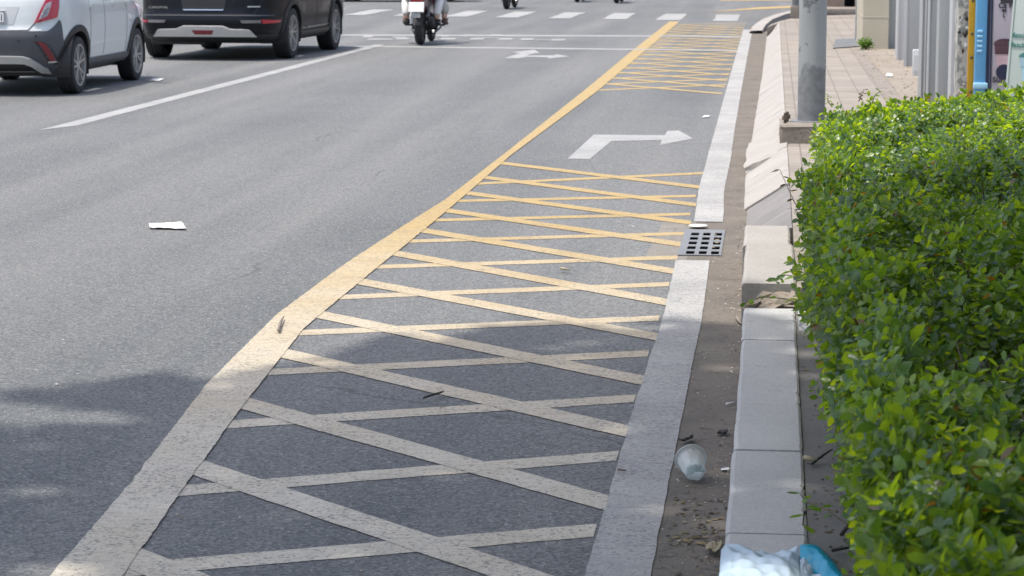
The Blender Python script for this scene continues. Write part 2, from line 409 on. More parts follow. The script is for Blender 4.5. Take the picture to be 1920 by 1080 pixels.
# yellow cross hatching
def bar(m, a, b, z, wd=.13):
    d = (Vector(b) - Vector(a)).normalized(); n = Vector((-d.y, d.x)) * wd / 2
    # ends are cut along the road
    def at(x, off):
        k = (x - a[0] - off.x) / d.x; return (x, a[1] + off.y + d.y * k)
    m.add(*ribbon('', [at(a[0], n), at(b[0], n)], [at(a[0], -n), at(b[0], -n)], z, None, .0016, .05))
def yr(s): return float(np.interp(s, [p[1] for p in YR], [p[0] for p in YR])) - .02
hu = MB(); hd = MB()
UP = [(4.95, 5.42), (5.80, 6.35), (6.68, 7.30), (7.64, 8.24), (8.60, 9.16), (9.49, 10.03), (10.47, 11.04), (11.47, 11.98), (12.47, 12.97), (13.43, 13.89), (14.44, 14.88), (15.47, 16.34)]
for sl, sr in UP: bar(hu, (yr(sl), sl), (-.458, sr), .0018)
DN = [(5.94, 4.7), (7.01, 5.68), (8.02, 6.66), (9.02, 7.66), (9.98, 8.57), (10.98, 9.54), (12.0, 10.47), (12.96, 11.45), (13.93, 12.47), (14.91, 13.45), (15.9, 14.37), (16.93, 15.39)]
for sl, sr in DN: bar(hd, (yr(sl), sl), (-.44, sr), .0032)
s = 25.1
while s < 44:
    bar(hu, (-1.86, s), (-.49, min(s + 1.15, 45)), .0018, .14); s += 1.05
s = 26.3
while s < 44.6:
    bar(hd, (-1.86, s), (-.50, s - 1.6), .0032, .14); s += 1.12
struct(hu.build('yellow_hatching', M['yellow'])); struct(hd.build('yellow_hatching', M['yellow']))
# white markings traced on the ground
wm = MB()
wm.add(*ribbon('', [(-6.06, 19.4), (-5.87, 35.4)], [(-5.88, 19.95), (-5.72, 35.4)], .0024, None, .005, .3))
struct(wm.build('lane_line', M['white']))
sl = MB()
for P0, P1, w2 in (((640, 66), (1235, 68), .24), ((1235, 68), (1388, 70), .2), ((560, 86), (1180, 93), .17), ((1180, 93), (1385, 96), .15)):
    a = G(*P0); b = G(*P1); e = .0036 if P0[0] < 1100 else .0064
    sl.add(*ribbon('', [(a[0], a[1] + w2), (b[0], b[1] + w2)], [(a[0], a[1] - w2), (b[0], b[1] - w2)], e, None, .008, .4))
struct(sl.build('stop_line', M['white']))
def marks(name, polys, z=.0022):
    m = MB()
    for p in polys:
        q = [G(*c) for c in p]; m.add([(x, y, z) for x, y in q], [tuple(range(len(q)))])
    return struct(m.build(name, M['white']))
def zz(x0, x1, y, h=1.5):
    X = lambda v: 640 + v / 3.43
    return [(X(x0) - 2, y + h), (X(x1) - 2, y + h), (X(x1) + 2, y - h), (X(x0) + 2, y - h)]
marks('road_lettering', z=.0055, polys=[zz(140, 200, 69), zz(170, 330, 74, 1), zz(350, 435, 73), zz(330, 420, 70.5, .8), zz(640, 700, 67.5), zz(640, 735, 73), zz(780, 850, 66.8), zz(830, 920, 73.2),
                         zz(860, 1010, 71.5, .6), zz(955, 1030, 66.8), zz(1010, 1100, 73.6), zz(1155, 1235, 74), zz(1235, 1350, 75.4, .5), zz(1350, 1440, 75.3)])
marks('far_turn_arrow', [[(945, 109), (972, 109.5), (988, 106.5), (1028, 107.5), (1027, 110), (1068, 106), (1045, 102), (1036, 104), (985, 104.5), (1002, 100), (1012, 99.5), (1002, 93.5), (960, 98), (975, 100)]])
marks('turn_arrow', [[(1064, 298), (1106, 298.5), (1146, 265), (1241, 263), (1237, 272.5), (1300, 260), (1272, 245), (1252, 246), (1246, 254), (1113, 253)]])
zb = MB()
for i in range(12):
    t = -.9 - 1.085 * i; o = -.35 * (t + .9)
    zb.add(*ribbon('', [(t - .23, 45.95 + o), (t - .23, 49.7 + o)], [(t + .23, 45.95 + o), (t + .23, 49.7 + o)], .006, None, .01, .3))
struct(zb.build('zebra_crossing', M['white']))
fy = MB()
for poly in ([(1325, 24), (1400, 19), (1488, 15), (1488, 11), (1420, 14), (1370, 19)], [(1350, 2.0), (1488, 1.2), (1488, -1), (1350, -.5)]):
    fy.add([(*G(*c), .006) for c in poly], [tuple(range(len(poly)))])
struct(fy.build('far_yellow_box', M['yellow']))
# repaired patch by the drain
pt = MB(); c0 = [(1200, 476), (1196, 455), (1212, 438), (1242, 430), (1285, 428), (1280, 450), (1272, 484), (1240, 474), (1215, 481)]
pt.add([(*G(*c), .010) for c in c0], [tuple(range(len(c0)))])
M['patch'] = concrete('patched_concrete', (.17, .155, .135), (.24, .22, .19), 9, .6, 60, .5, .5)
pt2 = pt
struct(MB().add([(-.62, 11.86, .0009), (-.40, 11.86, .0009), (-.40, 13.5, .0009), (-.6, 13.5, .0009)], [(0, 1, 2, 3)]).build('drain_patch', M['patch']))

# verge beside the near kerb, pavement further on
struct(MB().box((.1105, -6, -.1), (2.6, 9.86, .088)).build('verge', M['verge']))
pv = [(.116, 9.87), (.116, 40.6)]
for px, py in ((1415, 50), (1424, 44), (1440, 38.5), (1460, 34), (1482, 29.5)): pv.append((G(px, py, .16)[0] + .2, G(px, py, .16)[1] - .35))
pv += [(9, 52), (14, 53), (14, 9.87)]
struct(MB().prism(pv, -.1, .165).build('pavement', M['tiles']))
struct(MB().prism([(2.61, -6), (14, -6), (14, 9.86), (2.61, 9.86)], -.1, .16).build('pavement', M['tiles']))
# cracked strip and bare concrete between tiles and gates
struct(MB().add([(1.02, 14, .169), (1.16, 14, .169), (1.14, 31.2, .169), (1.02, 31.2, .169)], [(0, 1, 2, 3)]).build('pavement_strip', M['block']))
M['apron'] = concrete('worn_apron', (.21, .175, .138), (.28, .24, .19), 2.2, .62, 50, .3, .55)
struct(MB().add([(1.165, 14, .169), (1.9, 14, .169), (1.9, 31.2, .169), (1.145, 31.2, .169)], [(0, 1, 2, 3)]).build('pavement_apron', M['apron']))

# kerbs: flat slabs near, then slanted stones
def slab(m, t0, t1, s0, s1, z, b=.008):
    bm = bmesh.new(); bmesh.ops.create_grid(bm, x_segments=1, y_segments=1, size=.5); bm.clear()
    k = max(8, int((s1 - s0) / .035)); pr = [(t0, -.05), (t0, z - b * 1.4), (t0 + b * .5, z - b * .4), (t0 + b * 1.5, z), (t1 - b, z), (t1, z - b * .8), (t1, -.05)]
    vs = []; ph = random.uniform(0, 9)
    for i in range(k + 1):
        y = s0 + (s1 - s0) * i / k; e = b * .6 if i in (0, k) else 0
        c = max(0, random.gauss(-.004, .004)) if random.random() < .6 else 0; c2 = max(0, random.gauss(-.003, .004))
        for j, (x, zz_) in enumerate(pr):
            vs.append((x + (c + .0012 * math.sin(y * 9 + ph) if j in (1, 2, 3) else -c2 if j in (4, 5) else 0), y, zz_ - (e if 1 <= j <= 5 else 0) - (c * .6 if j in (2, 3) else c2 * .6 if j in (4, 5) else 0)))
    n = len(pr); bm.free()
    m.add(vs, [(n * i + j, n * i + n + j, n * i + n + j + 1, n * i + j + 1) for i in range(k) for j in range(n - 1)] + [tuple(range(n)), tuple(range(n * k, n * k + n))[::-1]])
kb = MB()
for s0, s1 in ((2.2, 3.2), (3.205, 4.6), (4.606, 5.985), (5.995, 6.985), (6.992, 8.94), (8.975, 9.75)):
    slab(kb, -.098 + random.uniform(-.004, .004), .108, s0, s1, .10 + random.uniform(-.003, .003))
struct(kb.build('kerb', M['kerb']))
kh = MB(); slab(kh, -.11, .113, 9.92, 11.2, .178, .01); slab(kh, -.122, .10, 11.23, 12.0, .17, .01)
struct(kh.build('kerb', M['kerb_warm']))
def wedge(m, s0, s1, lo=-.14, hi=.115, z1=.172, z0=.012, lo2=None):
    # slanted stone with a small lip, its foot following the gutter line, arrises a little worn
    d = .004; k = max(4, int((s1 - s0) / .08)); lo2 = lo if lo2 is None else lo2; vs = []
    for i in range(k + 1):
        f = i / k; y = s0 + d + (s1 - s0 - 2 * d) * f; l = lo + (lo2 - lo) * f; c = max(0, random.gauss(-.003, .004)); e = .005 if i in (0, k) else 0
        vs += [(l, y, -.05), (l + c * .5, y, z0 - e), (l + .015 + c, y, z0 + .012 - e), ((l + hi) / 2, y, (z0 + z1) / 2 + .006 - e), (hi - .025, y, z1 - .004 - e), (hi - c * .5, y, z1 - e - c * .4), (hi, y, -.05)]
    n = 7
    m.add(vs, [(n * i + j, n * i + n + j, n * i + n + j + 1, n * i + j + 1) for i in range(k) for j in range(n - 1)] + [tuple(range(n)), tuple(range(n * k, n * k + n))[::-1]])
ks = MB(); js = [14.1, 14.9, 15.6, 16.55, 17.5, 18.35, 19.1, 20.2, 21.25, 22.3, 23.2, 24.3, 25.4, 27.0, 28.2, 29.3, 31.3, 33.2, 35.3, 37, 38.5, 39.6, 40.6]
for a, b in zip(js[:-1], js[1:]):
    k, k2 = (float(np.interp(q, [12, 16, 20, 28, 41], [-.13, -.165, -.145, -.11, -.085])) for q in (a, b))
    wedge(ks, a, b, k + random.uniform(-.002, .002), .113, .172 + random.uniform(-.0015, .0015), .012, k2 + random.uniform(-.002, .002))
struct(ks.build('kerb', M['kerb_warm']))
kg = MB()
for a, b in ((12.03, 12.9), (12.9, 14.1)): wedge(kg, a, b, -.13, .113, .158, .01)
struct(kg.build('kerb', concrete('kerb_granite_shaded', (.15, .142, .135), (.215, .20, .19), 3, .75)))  # shade on these two stones painted as darker granite
# kerb return round the corner
kc = MB(); pts = [(-.02, 40.7)] + [G(px, py, .1) for px, py in ((1405, 52), (1412, 45), (1426, 39), (1450, 33), (1484, 26), (1530, 20))]
hh = [.012, .05, .09, .13, .16, .175, .182]; ring = []
for i in range(len(pts)):
    d = (Vector(pts[min(i + 1, len(pts) - 1)]) - Vector(pts[max(0, i - 1)])).normalized(); nn = Vector((d.y, -d.x)); q = Vector(pts[i])
    ring += [(q.x, q.y, -.05), (q.x, q.y, hh[i] - .02), (q.x + nn.x * .03, q.y + nn.y * .03, hh[i]), (q.x + nn.x * .22, q.y + nn.y * .22, hh[i] + .004), (q.x + nn.x * .22, q.y + nn.y * .22, -.05)]
n = len(pts); kc.add(ring, [(5 * i + k, 5 * i + k + 1, 5 * i + k + 6, 5 * i + k + 5) for i in range(n - 1) for k in range(4)] + [(0, 1, 2, 3, 4), tuple(range(5 * n - 5, 5 * n))])
struct(kc.build('kerb', M['kerb_warm']))

# ------------------------------------------------------------------ leaves
def leaves(P, D, N, L, W, full=True, fold=.30, curl=.26):
    """arrays of leaves: base P, direction D, normal N, length L, width W -> verts, faces"""
    D = D / np.linalg.norm(D, axis=1, keepdims=True)
    S = np.cross(D, N); S /= np.linalg.norm(S, axis=1, keepdims=True) + 1e-9
    N = np.cross(S, D); L = L[:, None]; W = W[:, None]
    def pt(f, side, h): return P + D * L * f + S * W * side - N * L * h
    if full:
        V = np.stack([pt(0, 0, 0), pt(.30, -.40, 0), pt(.32, 0, fold * .5), pt(.30, .40, 0),
                      pt(.68, -.46, curl * .3), pt(.68, 0, curl * .3 + fold * .5), pt(.68, .46, curl * .3), pt(1, 0, curl)], 1)
        F = [(0, 2, 1), (0, 3, 2), (1, 2, 5), (1, 5, 4), (2, 3, 6), (2, 6, 5), (4, 5, 7), (5, 6, 7)]
    else:
        V = np.stack([pt(0, 0, 0), pt(.33, -.42, -.04), pt(.33, .42, -.04), pt(.7, -.42, curl * .3), pt(.7, .42, curl * .3), pt(1, 0, curl)], 1)
        F = [(0, 2, 1), (1, 2, 4), (1, 4, 3), (3, 4, 5)]
    n, k = V.shape[:2]; F = np.array(F)
    return V.reshape(-1, 3), (F[None] + (np.arange(n) * k)[:, None, None]).reshape(-1, 3)

def npmesh(name, chunks, mat, parent=None, smooth=True):
    vs = []; fs = []; b = 0
    for v, f in chunks: vs.append(v); fs.append(f + b); b += len(v)
    v = np.concatenate(vs).astype(np.float32); f = np.concatenate(fs).astype(np.int32)
    me = bpy.data.meshes.new(name)
    me.vertices.add(len(v)); me.vertices.foreach_set('co', v.ravel())
    me.loops.add(f.size); me.loops.foreach_set('vertex_index', f.ravel())
    me.polygons.add(len(f)); me.polygons.foreach_set('loop_start', np.arange(len(f), dtype=np.int32) * 3)
    if smooth: me.polygons.foreach_set('use_smooth', np.ones(len(f), dtype=bool))
    me.update(calc_edges=True); me.validate()
    return link(name, me, mat, parent)

def unit(a): return a / (np.linalg.norm(a, axis=1, keepdims=True) + 1e-9)
def shoots(base, axis, nleaf, slen, llen, full, spread=.9):
    """leafy shoots: leaves in a spiral up a stem of length slen; returns leaf chunk"""
    n = len(base); out = []
    ref = unit(np.cross(axis, RNG.normal(size=(n, 3)))); bi = np.cross(axis, ref)
    ph = RNG.uniform(0, 6.28, n)
    for k in range(nleaf):
        f = (k + .4) / nleaf
        a = ph + k * 2.4 + RNG.normal(0, .3, n)
        rad = ref * np.cos(a)[:, None] + bi * np.sin(a)[:, None]
        el = 1.34 * spread * (1.15 - .72 * f) + RNG.normal(0, .18, n)          # opening angle from the stem
        d = axis * np.cos(el)[:, None] + rad * np.sin(el)[:, None]
        nr = axis * np.sin(el)[:, None] - rad * np.cos(el)[:, None] + RNG.normal(0, .22, (n, 3))
        P = base + axis * (slen * f)[:, None]
        L = llen * (1.0 - .38 * f) * RNG.uniform(.75, 1.2, n)
        out.append(leaves(P, d, nr, L, L * RNG.uniform(.58, .78, n), full))
    return out

# ------------------------------------------------------------------ hedge
HT = .75
def hz(x, y):  # undulating clipped top
    return HT - .03 + .028 * np.sin(x * 5.1 + y * 1.7) + .022 * np.sin(y * 4.3 - x * 2.2 + 1) + .018 * np.sin(x * 11 + y * 7.7) + .015 * np.sin(x * 17 - y * 13)
def hend(x): return 11.45 + (x - .14) * 1.9
hedge = empty('hedge', (1.0, 7.5, .088))
tag(hedge, 'dense clipped green hedge beside the kerb, its far end in bright sun', 'hedge')
ch = []
def top_pts(n, s0, s1, x0=.08, x1=2.1):
    x = RNG.uniform(x0, x1, n); y = RNG.uniform(s0, s1, n); k = y < hend(x); return x[k], y[k]
for s0, s1, dens, full, ll in ((2.0, 8.5, 800, True, .0445), (8.5, 15.2, 900, False, .041)):
    for (x0, x1, dd) in ((.205, 1.15, 1.0), (1.15, 2.1, .75)):
        cx, cy = top_pts(int(62 * (x1 - x0) * (s1 - s0)), s0, s1, x0, x1)      # tufts of shoots with gaps between them
        m_ = int(dens * dd / 62); tr = RNG.uniform(.024, .056, len(cx)); th = RNG.normal(0, .028, len(cx))
        ox = RNG.normal(0, 1, (len(cx), m_)) * tr[:, None]; oy = RNG.normal(0, 1, (len(cx), m_)) * tr[:, None]
        x = (cx[:, None] + ox).ravel(); y = (cy[:, None] + oy).ravel(); rr = np.hypot(ox, oy).ravel(); n = len(x)
        ax = np.stack([ox.ravel() * 9 + RNG.normal(0, .25, n) - .35 * np.exp(-np.maximum(x - .20, 0) / .06), oy.ravel() * 9 + RNG.normal(-.05, .25, n), np.ones(n)], 1)
        z = hz(x, y) - .085 + np.repeat(th, m_) - 5.5 * rr ** 2 - .25 * rr + RNG.normal(0, .012, n)
        x = np.maximum(x, .195 + .05 * np.clip((y - 8.8) / 1.6, 0, 1) + .02 * RNG.random(n))
        x = x - .065 * np.exp(-((y - 6.9) / 1.0) ** 2) * np.clip(1 - (x - .2) / .4, 0, 1)
        sl_ = RNG.uniform(.06, .11, n)
        ch += shoots(np.stack([x, y, z], 1), unit(ax), 8, sl_, ll * RNG.uniform(.7, 1.15, n), full)
    x, y = top_pts(int(170 * 1.9 * (s1 - s0)), s0, s1, .24, 2.1); n = len(x)              # a deeper layer under the tufts
    ch += shoots(np.stack([x, y, hz(x, y) - .19 + RNG.normal(0, .02, n)], 1), unit(np.stack([RNG.normal(0, .5, n), RNG.normal(0, .5, n), np.ones(n)], 1)), 8, RNG.uniform(.07, .12, n), .05 * np.ones(n), False)
# left face (leans in towards its foot) and far end
n = int(650 * .66 * 10.5); y = RNG.uniform(2, 11.6, n); z = .10 + .66 * RNG.random(n) ** .8
x = .235 + .08 * (1 - z / HT) ** 1.4 + .035 * np.sin(y * 3.1 + z * 5) + RNG.normal(0, .02, n) + .05 * np.clip((y - 9.4) / 1.5, 0, 1) + .03 * np.clip((y - 8.5) / 2, 0, 1) - .06 * np.exp(-((y - 8.3) / 1.3) ** 2) - .01
ax = np.stack([-np.ones(n), RNG.normal(0, .5, n), RNG.normal(.35, .45, n)], 1)
ch += shoots(np.stack([x + .05, y, z], 1), unit(ax), 7, RNG.uniform(.05, .10, n), .042 * RNG.uniform(.7, 1.15, n), False)
n = int(600 * .66 * 4); x = RNG.uniform(.25, 2.1, n); z = .16 + .58 * RNG.random(n)
ax = np.stack([RNG.normal(-.4, .5, n), np.ones(n), RNG.normal(.3, .4, n)], 1)
ch += shoots(np.stack([x, hend(x) - .06 + RNG.normal(0, .03, n), z], 1), unit(ax), 7, RNG.uniform(.05, .1, n), .042 * np.ones(n), False)
npmesh('foliage', ch, M['hedge'], None)
fol = bpy.data.objects['foliage']; fol.parent = hedge; fol.location = (-1.0, -7.5, -.088)
# woody stems under the leaves
st = MB()
for i in range(420):
    y = random.uniform(2.1, 11.4); x = random.uniform(.34, 1.9) if i > 150 else random.uniform(.32, .5)
    if y > hend(x) - .15: continue
    dx = random.gauss(0, .1) if x > .5 else abs(random.gauss(0, .03)); dy = random.gauss(0, .12)
    st.tube([(x - 1, y - 7.5, -.05), (x - 1 + dx * .3, y - 7.5 + dy * .4, .25), (x - 1 + dx, y - 7.5 + dy, .56)], [.007, .005, .003], 5)
st.build('stem', M['stem'], hedge)['kind'] = 'stuff'; st = MB()
for i in range(260):   # bare twig ends left by clipping
    x, y = random.uniform(.26, 1.9), random.uniform(2.6, 13.0)
    if y > hend(x) - .1: continue
    z = float(hz(x, y)) - .088; a = random.uniform(0, 6.28); l = random.uniform(.05, .13); k = random.uniform(-.02, .02)
    st.tube([(x - 1, y - 7.5, z - .12), (x - 1 + .4 * l * math.cos(a), y - 7.5 + .4 * l * math.sin(a), z - .05), (x - 1 + l * math.cos(a), y - 7.5 + l * math.sin(a), z + .0 + k)], [.003, .0022, .0016], 5)
st.build('clipped_twigs', M['stem'], hedge)['kind'] = 'stuff'
def sprig(pts, nl, ll, mat, name='shoot', lab=None, r=.0022):
    """one long stray shoot with its leaves, a part of the hedge"""
    b = MB().tube([(p[0] - 1, p[1] - 7.5, p[2] - .088) for p in pts], [r * 1.4] + [r] * (len(pts) - 2) + [r * .6], 5)
    o = b.build(name, M['stem'], hedge)
    P = np.array(pts); k = np.linspace(.25, 1, nl) * (len(P) - 1.001); i = k.astype(int); f = (k - i)[:, None]
    base = P[i] * (1 - f) + P[np.minimum(i + 1, len(P) - 1)] * f
    d = unit(P[np.minimum(i + 1, len(P) - 1)] - P[i]); side = unit(np.cross(d, np.tile([0, 0, 1.], (nl, 1)))) * np.where(np.arange(nl) % 2, 1, -1)[:, None]
    D = unit(d * .6 + side + RNG.normal(0, .25, (nl, 3)))
    v, fa = leaves(base - np.array([1, 7.5, .088]), D, np.tile([0, 0, 1.], (nl, 1)) + RNG.normal(0, .4, (nl, 3)), ll * RNG.uniform(.7, 1.2, nl), ll * .5 * np.ones(nl), True)
    npmesh('foliage', [(v, fa)], mat, o)
    return o
M['leaf2'] = leafmat('young_leaf', (.05, .12, .02), (.08, .17, .03), (.12, .22, .03), .4)
M['darkleaf'] = leafmat('dry_dark_leaf', (.03, .03, .018), (.05, .05, .028), (.08, .07, .03), .2)
def on(px, py, z): return (*G(px, py, z), z)
sprig([on(1560, 470, .55), on(1520, 415, .60), on(1490, 380, .64), on(1462, 318, .68)], 11, .03, M['darkleaf'])
sprig([on(1590, 985, .22), on(1550, 955, .22), on(1510, 940, .2), on(1500, 925, .2)], 5, .03, M['leaf2'])
sprig([on(1570, 960, .26), on(1530, 950, .25), on(1508, 958, .2), on(1505, 985, .14)], 4, .042, M['leaf2'])
sprig([on(1540, 530, .3), on(1500, 520, .3), on(1470, 515, .28), on(1455, 528, .26)], 9, .045, M['leaf2'])
sprig([on(1520, 575, .2), on(1470, 560, .2), on(1430, 556, .19), on(1398, 568, .15)], 9, .032, M['leaf2'])
sprig([on(1560, 200, .72), on(1552, 190, .76), on(1553, 178, .8)], 6, .03, M['leaf2'])
sprig([on(1610, 190, .72), on(1614, 180, .76), on(1620, 168, .82)], 7, .022, M['darkleaf'])
sprig([on(1636, 190, .72), on(1640, 180, .76), on(1650, 170, .80)], 6, .028, M['leaf2'])

# ------------------------------------------------------------------ street tree whose crown shades the near road (above and behind the picture)
tree = empty('street_tree', (3.1, 2.2, .16)); tag(tree, 'tall leafy street tree behind the hedge whose crown shades the near road', 'tree')
tb = MB(); off = Vector((3.1, 2.2, .16))
def rel(p): return Vector(p) - off
tk = MB().tube([(0, 0, -.1), (.03, .02, .6), (-.05, .05, 2.2), (-.25, .1, 5.2), (-.5, .2, 8.6)], [.30, .24, .2, .17, .12], 14)
tk.build('trunk', M['bark'], tree, True)
for e in ((-.2, 1.0, 2.6), (-1.2, 3.4, 2.7), (-1.9, 5.6, 2.8), (.2, 4.6, 2.7)):  # low limbs added to carry the sky-blocking leaves above the hedge
    tb = MB(); tb.tube([(-.03, .04, 1.7), (e[0] * .4, e[1] * .4, 2.3), e], [.06, .04, .012], 8); tb.build('limb', M['bark'], tree, True)
for e in ((-4.6, 4.0, 12.4), (-7.5, 2.6, 12.2), (-2.2, 5.7, 12.4), (-5.2, -.4, 12.6), (-3.2, -3.0, 12.4), (-6.2, 1.2, 12.6), (-.6, 4.7, 12.2)):
    tb = MB(); tb.tube([(-.35, .14, 6.9), (e[0] * .35 - .2, e[1] * .35, 9.4), (e[0] * .7, e[1] * .7, 11.2), e], [.09, .07, .045, .015], 8); tb.build('limb', M['bark'], tree, True)
BX = [-12, -6, -4, -2.75, -2.05, -1.82, -1.55, -1.07, -.42, -.25, 0.0, .16, .32, .8, 1.4, 2.5, 6]
BY = [7.2, 7.6, 7.9, 8.20, 8.50, 8.66, 9.25, 9.82, 9.90, 9.95, 9.8, 9.3, 8.7, 9.5, 11.0, 11.6, 11.6]
GAPS = [(-2.75, 7.72, .50, .24), (-2.25, 7.70, .2, .12), (-1.78, 5.75, .14, .10), (-.12, 6.45, .08, .07), (-.1, 7.08, .08, .05), (.16, 6.55, .10, .05), (-.3, 6.6, .06, .05), (.9, 5.2, .16, .08), (.6, 7.6, .12, .06), (.0, 5.35, .34, .24)]
rg_ = np.random.default_rng(21)
for _k in range(46):
    _x = rg_.uniform(-4, 1.6); _d = rg_.random() ** 2 * 2.2; GAPS.append((_x, float(np.interp(_x, BX, BY)) - .12 - _d, rg_.uniform(.05, .13), rg_.uniform(.04, .10)))
n = 60000
gx = RNG.uniform(-6.5, 3.2, n); gy = RNG.uniform(-3, 12, n)
gx = np.concatenate([gx, RNG.uniform(-3.6, 2.2, 22000)]); gy = np.concatenate([gy, RNG.uniform(5.0, 11.3, 22000)])
bd = np.interp(gx, BX, BY) + RNG.normal(0, .06, len(gx)) + .12 * np.sin(gx * 7) * np.sin(gx * 3.1 + 1) + .07 * np.sin(gx * 17 + 2) - .16 * (np.sin(gx * 4.3 + .5) > .75)
keep = gy < bd
for (cx, cy, rx, ry) in GAPS: keep &= ((gx - cx) / rx) ** 2 + ((gy - cy) / ry) ** 2 > RNG.uniform(.75, 1.25, len(gx))
gx, gy = gx[keep], gy[keep]; n = len(gx)
hgt = 11.6 + 2.0 * RNG.random(n) ** .7 - .02 * (gx + 1.5) ** 2
P = np.stack([gx + SUND.x / SUND.z * hgt, gy + SUND.y / SUND.z * hgt, hgt], 1) - np.array(off[:])
m_ = 16000; q = np.stack([RNG.uniform(2.9, 6.5, m_), RNG.uniform(-4, 7.2, m_), RNG.uniform(2.4, 11.5, m_)], 1); q = q[np.sin(q[:, 0] * 2.1) + np.sin(q[:, 1] * 1.9 + q[:, 2]) + np.sin(q[:, 2] * 1.3) > -1.3]  # unseen side leaves added to block sky light from the right
q2 = np.stack([RNG.uniform(.45, 3.2, 15000), RNG.uniform(.8, 9.6, 15000), RNG.uniform(2.3, 3.3, 15000)], 1)      # unseen low leaves added over the hedge to deepen its shade
gx2 = q2[:, 0] - SUND.x / SUND.z * q2[:, 2]; gy2 = q2[:, 1] - SUND.y / SUND.z * q2[:, 2]
q2 = q2[(gy2 < np.interp(gx2, BX, BY) - .35) & (np.sin(q2[:, 0] * 5 + q2[:, 1] * 2) + np.sin(q2[:, 1] * 4.1 - q2[:, 0]) > -1.2)]
P = np.concatenate([P, q - np.array(off[:]), q2 - np.array(off[:])]); n = len(P)
D = RNG.normal(size=(n, 3)); D[:, 2] *= .45; N = RNG.normal(0, .45, (n, 3)) + np.array([0, 0, 1.])
npmesh('crown', [leaves(P - unit(D) * .06, D, N, RNG.uniform(.10, .17, n), RNG.uniform(.07, .10, n), False)], M['crown'], tree)
